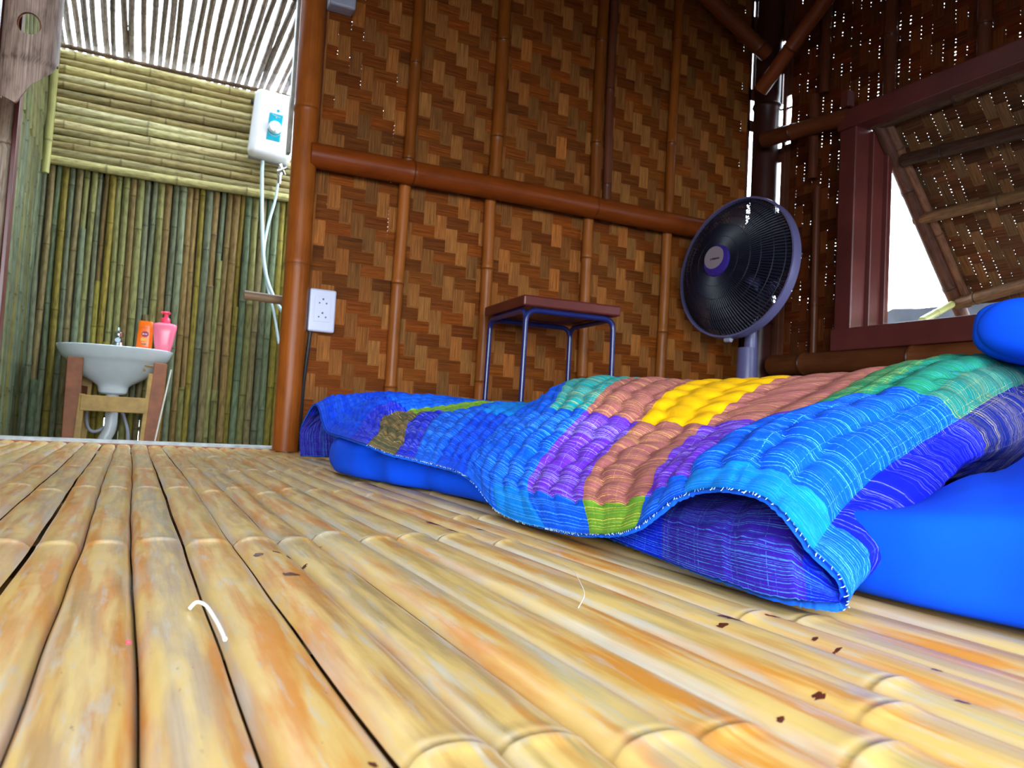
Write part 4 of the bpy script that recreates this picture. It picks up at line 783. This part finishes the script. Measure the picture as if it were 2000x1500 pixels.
# colours (cloth, thread, thread amount) of each patch: rows edge-band, first, second, third, fourth
def P(c, t, a): return (c, t, a)
COLS = {
 'h0': [P(B0, LB, .2), P(B0, LB, .2), P(PU, WH, .3), P(B0, LB, .2), P(B0, LB, .2)], 'h1': [P(GR, YT, .3), P(GR, YT, .3), P(RD, OT, .3), P(B0, LB, .2), P(B0, LB, .2)],
 'j2': [P(B0, LB, .4), P(B0, LB, .4), P(B0, LB, .4), P(B1, LB, .4), P(B0, LB, .4)], 'j3': [P(B0, LB, .4), P(B0, LB, .5), P(B1, LB, .5), P(CY, LB, .3), P(B1, LB, .4)],
 'j3b': [P(DK, WH, .4), P(DK, WH, .6), P(B1, LB, .5), P(B1, LB, .5), P(B0, LB, .4)],
 'j4': [P(OL, OT, .7), P(OL, OT, 1.), P(OG, YT, .6), P(GR, YT, .4), P(TL, YT, .4)], 'j5': [P(DK, WH, .4), P(DK, WH, .6), P(OG, LG, .7), P(GR, YT, .4), P(B0, LB, .4)],
 'j6': [P(B1, LB, .6), P(B1, LB, .9), P(B1, LB, .6), P(TL, LG, .4), P(B0, LB, .4)], 'j7': [P(B0, LB, .4), P(B0, LB, .6), P(CY, LB, .5), P(B0, LB, .4), P(B0, LB, .4)],
 'j8': [P(B1, LB, .8), P(B1, LB, 1.), P(B1, LB, .5), P(B0, LB, .4), P(B0, LB, .4)], 'j9': [P(CY, LB, .7), P(B1, LB, 1.), P(TL, YT, .7), P(B1, LB, .4), P(B0, LB, .4)],
 'j10': [P(B1, LB, .8), P(PU, WH, .75), P(OR, OT, .9), P(TL, LB, .6), P(B0, LB, .4)], 'j11': [P(OG, YT, 1.), P(OR, OT, 1.), P(YE, YE, .0), P(TL, LB, .6), P(B1, LB, .4)],
 'j12': [P(B1, LB, .8), P(PU, WH, .75), P(OR, OT, .9), P(YE, YE, 0.), P(OR, OT, .4)], 'j13': [P(CY, LB, .5), P(B1, LB, 1.), P(GR, YT, .8), P(OR, OT, .9), P(GR, YT, .4)],
 'j13b': [P(CY, LB, .5), P(B1, LB, 1.), P(GR, LB, .9), P(GR, YT, .9), P(GR, YT, .4)], 'j14': [P(CY, LB, .5), P(B1, LB, .8), P((0.008, 0.20, 0.17), YT, .5), P((0.008, 0.20, 0.17), LB, .6), P(GR, YT, .4)],
 'j15': [P(B1, LB, 1.), P(B2, WH, .35), P(ND, YT, .5), P(ND, YT, .5), P(ND, YT, .4)], 'j16': [P(B1, LB, 1.), P(B2, WH, .3), P(ND, YT, .4), P(ND, YT, .4), P(ND, YT, .4)],
 'j17': [P(B2, LB, .8), P(B2, WH, .5), P(ND, YT, .4), P(ND, YT, .4), P(ND, YT, .4)], 'l0': [P(DK, LB, .9), P(DK, LB, .9), P(B2, LB, .5), P(B2, LB, .5), P(B2, LB, .5)],
 'l1': [P(DK, LB, .9), P(DK, LB, .8), P(B2, LB, .5), P(B2, LB, .5), P(B2, LB, .5)], 'l2': [P(PU, LB, .3), P(PU, WH, .3), P(B2, LB, .5), P(B2, LB, .5), P(B2, LB, .5)],
 'l3': [P(PU, LB, .3), P(PU, WH, .3), P(B2, LB, .5), P(B2, LB, .5), P(B2, LB, .5)], 'l4': [P(B2, LB, .3), P(B2, WH, .3), P(B2, LB, .5), P(B2, LB, .5), P(B2, LB, .5)]}
names = [t_[0] for t_ in TAB]; G_ = np.array([t_[1:] for t_ in TAB])          # columns x rows x 3
nc, nr = G_.shape[:2]
sl = np.concatenate([[0], np.cumsum(np.linalg.norm(np.diff(G_[:, 1:3].mean(1), axis=0), axis=1))])
RT = [0.0, 0.045, 0.235, 0.50, 0.78, 1.06]
NS, NTT = [], []
for j in range(nc - 1): NS.append(max(10, int((sl[j + 1] - sl[j]) / 0.0034)))
NTT = [14, 52, 64, 34, 20]
def dense(A, cnt):          # chord-length spline through the control rows
    A = np.asarray(A, float); dl = np.linalg.norm(np.diff(A, axis=0), axis=-1, keepdims=True) + 1e-6; m_ = len(A)
    v = np.zeros_like(A); s_ = np.diff(A, axis=0) / dl
    v[1:-1] = (s_[:-1] * dl[1:] + s_[1:] * dl[:-1]) / (dl[1:] + dl[:-1]); v[0] = s_[0]; v[-1] = s_[-1]
    out = []
    for i in range(m_ - 1):
        for k in range(cnt[i]):
            t_ = k / cnt[i]; h0 = 2 * t_ ** 3 - 3 * t_ ** 2 + 1; h1 = t_ ** 3 - 2 * t_ ** 2 + t_; h2 = 3 * t_ ** 2 - 2 * t_ ** 3; h3 = t_ ** 3 - t_ ** 2
            out.append(h0 * A[i] + h1 * v[i] * dl[i] + h2 * A[i + 1] + h3 * v[i + 1] * dl[i])
    out.append(A[-1]); return np.array(out)
D1 = dense(G_, NS)                              # s refined
D2 = dense(np.swapaxes(D1, 0, 1), NTT)          # t refined -> [t][s][3]
nt_, ns_ = D2.shape[:2]
sv = np.concatenate([np.linspace(sl[j], sl[j + 1], NS[j], endpoint=False) for j in range(nc - 1)] + [[sl[-1]]])
tv = np.concatenate([np.linspace(RT[i], RT[i + 1], NTT[i], endpoint=False) for i in range(nr - 1)] + [[RT[-1]]])
cs = np.concatenate([np.full(NS[j], j) for j in range(nc - 1)] + [[nc - 2]]); rt_i = np.concatenate([np.full(NTT[i], i) for i in range(nr - 1)] + [[nr - 2]])
du = np.gradient(D2, axis=1); dv = np.gradient(D2, axis=0); Nn_ = np.cross(du, dv); Nn_ /= np.linalg.norm(Nn_, axis=2, keepdims=True) + 1e-9
if Nn_[nt_ // 2, int(np.searchsorted(sv, sl[8]))][2] < 0: Nn_ = -Nn_
# tufted ridges: tubes run away from the edge, pinched by rows of stitches
TW = 0.034
SS, TT = np.meshgrid(sv, tv)
wobn = np.array([[noise.noise(Vector((a * 9, b * 9, 3))) for a in sv[::6]] for b in tv[::6]])
wb_ = np.kron(wobn, np.ones((6, 6)))[:nt_, :ns_]
from math import pi
def smooth(a, k=5):
    for _ in range(k):
        a = (a + np.roll(a, 1, 0) + np.roll(a, -1, 0) + np.roll(a, 1, 1) + np.roll(a, -1, 1)) / 5
    return a
wb_ = smooth(wb_, 8)
sq = SS / TW + 0.35 * wb_ + 0.10 * np.sin(TT * 2 * pi / 0.045); row = np.floor(sq)
tube = np.abs(np.sin(pi * sq)) ** 0.6
pin = 0.5 + 0.5 * np.cos(2 * pi * (TT / 0.043 + 0.5 * np.mod(row, 2) + 0.5 * wb_))
puff = tube * (0.62 + 0.38 * np.sqrt(np.clip(1 - pin, 0, 1)))
amp = np.where(TT < 0.04, 0.0022, 0.0078) * np.where(SS > sl[list(names).index('j15')] + 0.02, 0.35, 1.0)
seam = np.zeros_like(TT)
for r_ in RT[1:5]: seam += np.exp(-((TT - r_ - 0.003 * np.sin(SS * 2 * pi / TW)) / 0.0035) ** 2)
for s_ in sl[1:-1]: seam += 0.6 * np.exp(-((SS - s_) / 0.003) ** 2)
disp = amp * (puff - 0.5) - 0.0025 * np.clip(seam, 0, 1) + 0.006 * smooth(wb_, 3)
disp *= np.clip((TT + 0.006) / 0.02, 0.25, 1)
V_ = D2 + Nn_ * disp[..., None]
# ragged hem
rg = np.array([noise.noise(Vector((s_ * 240, 0, 0))) for s_ in sv]); V_[0] += (V_[0] - V_[1]) / (np.linalg.norm(V_[0] - V_[1], axis=1, keepdims=True) + 1e-9) * (0.0022 * rg)[:, None]
V_[..., 2] = np.maximum(V_[..., 2], 0.0045)
TH = np.full((nt_, ns_), 0.011); TH = np.minimum(TH, 0.004 + TT * 0.5)
low_c = list(names).index('j17'); j13 = list(names).index('j13'); TH = np.where((cs[None, :] >= j13 - 1) & (TT < 0.09), np.minimum(TH, 0.0045), TH); TH[:, cs >= low_c - 1] = 0.005
V2 = V_ - Nn_ * TH[..., None]; V2[..., 2] = np.maximum(V2[..., 2], 0.003)
me = bpy.data.meshes.new('quilt'); nV = nt_ * ns_
allv = np.concatenate([V_.reshape(-1, 3), V2.reshape(-1, 3)])
I_ = np.arange(nV).reshape(nt_, ns_)
F1 = np.stack([I_[:-1, :-1], I_[:-1, 1:], I_[1:, 1:], I_[1:, :-1]], -1).reshape(-1, 4); F2 = F1[:, ::-1] + nV
ed = lambda a: np.stack([a[:-1], a[1:], a[1:] + nV, a[:-1] + nV], -1)
FE = np.concatenate([ed(I_[0]), ed(I_[-1]), ed(I_[:, 0]), ed(I_[:, -1])])
FF = np.concatenate([F1, F2, FE])
me.from_pydata(allv.tolist(), [], FF.tolist())
ca = me.color_attributes.new('Col', 'FLOAT_COLOR', 'CORNER'); cb = me.color_attributes.new('Thread', 'FLOAT_COLOR', 'CORNER'); cc_ = me.attributes.new('Amount', 'FLOAT', 'FACE')
fc = np.zeros((len(FF), 4), np.float32); ft = np.zeros((len(FF), 4), np.float32); fa_ = np.zeros(len(FF), np.float32); fc[:, 3] = ft[:, 3] = 1
ci = np.broadcast_to(cs[:-1], (nt_ - 1, ns_ - 1)).reshape(-1); ri = np.broadcast_to(rt_i[:-1, None], (nt_ - 1, ns_ - 1)).reshape(-1)
look_c = np.array([[COLS[n][r][0] for r in range(5)] for n in names]); look_t = np.array([[COLS[n][r][1] for r in range(5)] for n in names]); look_a = np.array([[COLS[n][r][2] for r in range(5)] for n in names])
n1 = len(F1); fc[:n1, :3] = look_c[ci, ri]; ft[:n1, :3] = look_t[ci, ri]; fa_[:n1] = look_a[ci, ri]
ind = look_c[ci, np.minimum(ri, 0)] * 0
und = np.where((np.floor(sv[:-1] / 0.14) % 2)[None, :, None] > 0, np.array(B2), np.array((0.03, 0.008, 0.30))); und = np.broadcast_to(und, (nt_ - 1, ns_ - 1, 3)).reshape(-1, 3)
fc[n1:2 * n1, :3] = und; ft[n1:2 * n1, :3] = LB; fa_[n1:2 * n1] = 0.5
fc[2 * n1:, :3] = B1; ft[2 * n1:, :3] = LB; fa_[2 * n1:] = 0.5
ca.data.foreach_set('color', np.repeat(fc, 4, 0).ravel()); cb.data.foreach_set('color', np.repeat(ft, 4, 0).ravel()); cc_.data.foreach_set('value', fa_)
ul = me.uv_layers.new(name='UVMap'); li = np.zeros(len(me.loops), np.int32); me.loops.foreach_get('vertex_index', li)
uvv = np.stack([SS + 0.0, TT + 3.0], -1).reshape(-1, 2); uvv = np.concatenate([uvv, uvv + 1.7]); ul.data.foreach_set('uv', uvv[li].astype(np.float32).ravel())
me.materials.append(MAT['quilt']); me.polygons.foreach_set('use_smooth', [True] * len(me.polygons)); me.update()
qo = bpy.data.objects.new('quilt', me); S.collection.objects.link(qo)
tag(qo, 'thick tufted patchwork quilt in blue, purple, orange, yellow and green heaped on the mattress', 'quilt')
# loose threads along the raw hem
hm = MB(); rh = random.Random(8)
for k in range(420):
    s_ = rh.uniform(sl[list(names).index('j4')], sl[low_c]); i = int(np.searchsorted(sv, s_)); p = Vector(V_[0, i]); t_ = Vector(V_[0, i] - V_[3, i]).normalized()
    t2 = Vector((rh.uniform(-1, 1), rh.uniform(-1, 1), rh.uniform(-.6, .3))) ; l_ = rh.uniform(0.001, 0.0032)
    p1 = p + t_ * l_ * .5 + t2 * l_ * .2; p2 = p1 + t_ * l_ * .3 + t2 * l_ * .35
    if p2.z < 0.002: p2.z = 0.002
    hm.tube([p - t_ * 0.001, p1, p2], 0.00022, 3, caps=False)
ho = hm.build('frayed_threads', 'hose', qo); ho['kind'] = 'stuff'; ho['label'] = 'pale frayed threads along the hem'

# ------------------------------------------------------------------ small bits on the floor
hose('straw_curl', [(0.0330, 0.4185, 0.0025), (0.0362, 0.4200, 0.0052), (0.0398, 0.4130, 0.0052), (0.0422, 0.3968, 0.0035), (0.0434, 0.3794, 0.0025), (0.0440, 0.3640, 0.0015)], 0.0009, 'straw', 'small pale curled fibre lying on the near floor strips', 'fibre')
q = MB(); q.lathe([(0, -.0008), (0.0010, -.0005), (0.0013, 0), (0.0009, .0007), (0, .0009)], c=(0.0065, 0.372, 0.0005), n=8); tag(q.build('red_crumb', 'crumb'), 'tiny red crumb on a floor strip at lower left', 'crumb')
hose('hair', [(0.2958, 0.5146, 0.001), (0.2778, 0.4682, 0.004), (0.2600, 0.4295, 0.005), (0.2470, 0.4028, 0.004), (0.2329, 0.3856, 0.001)], 0.00022, 'straw', 'fine pale hair lying on the floor before the quilt', 'hair')
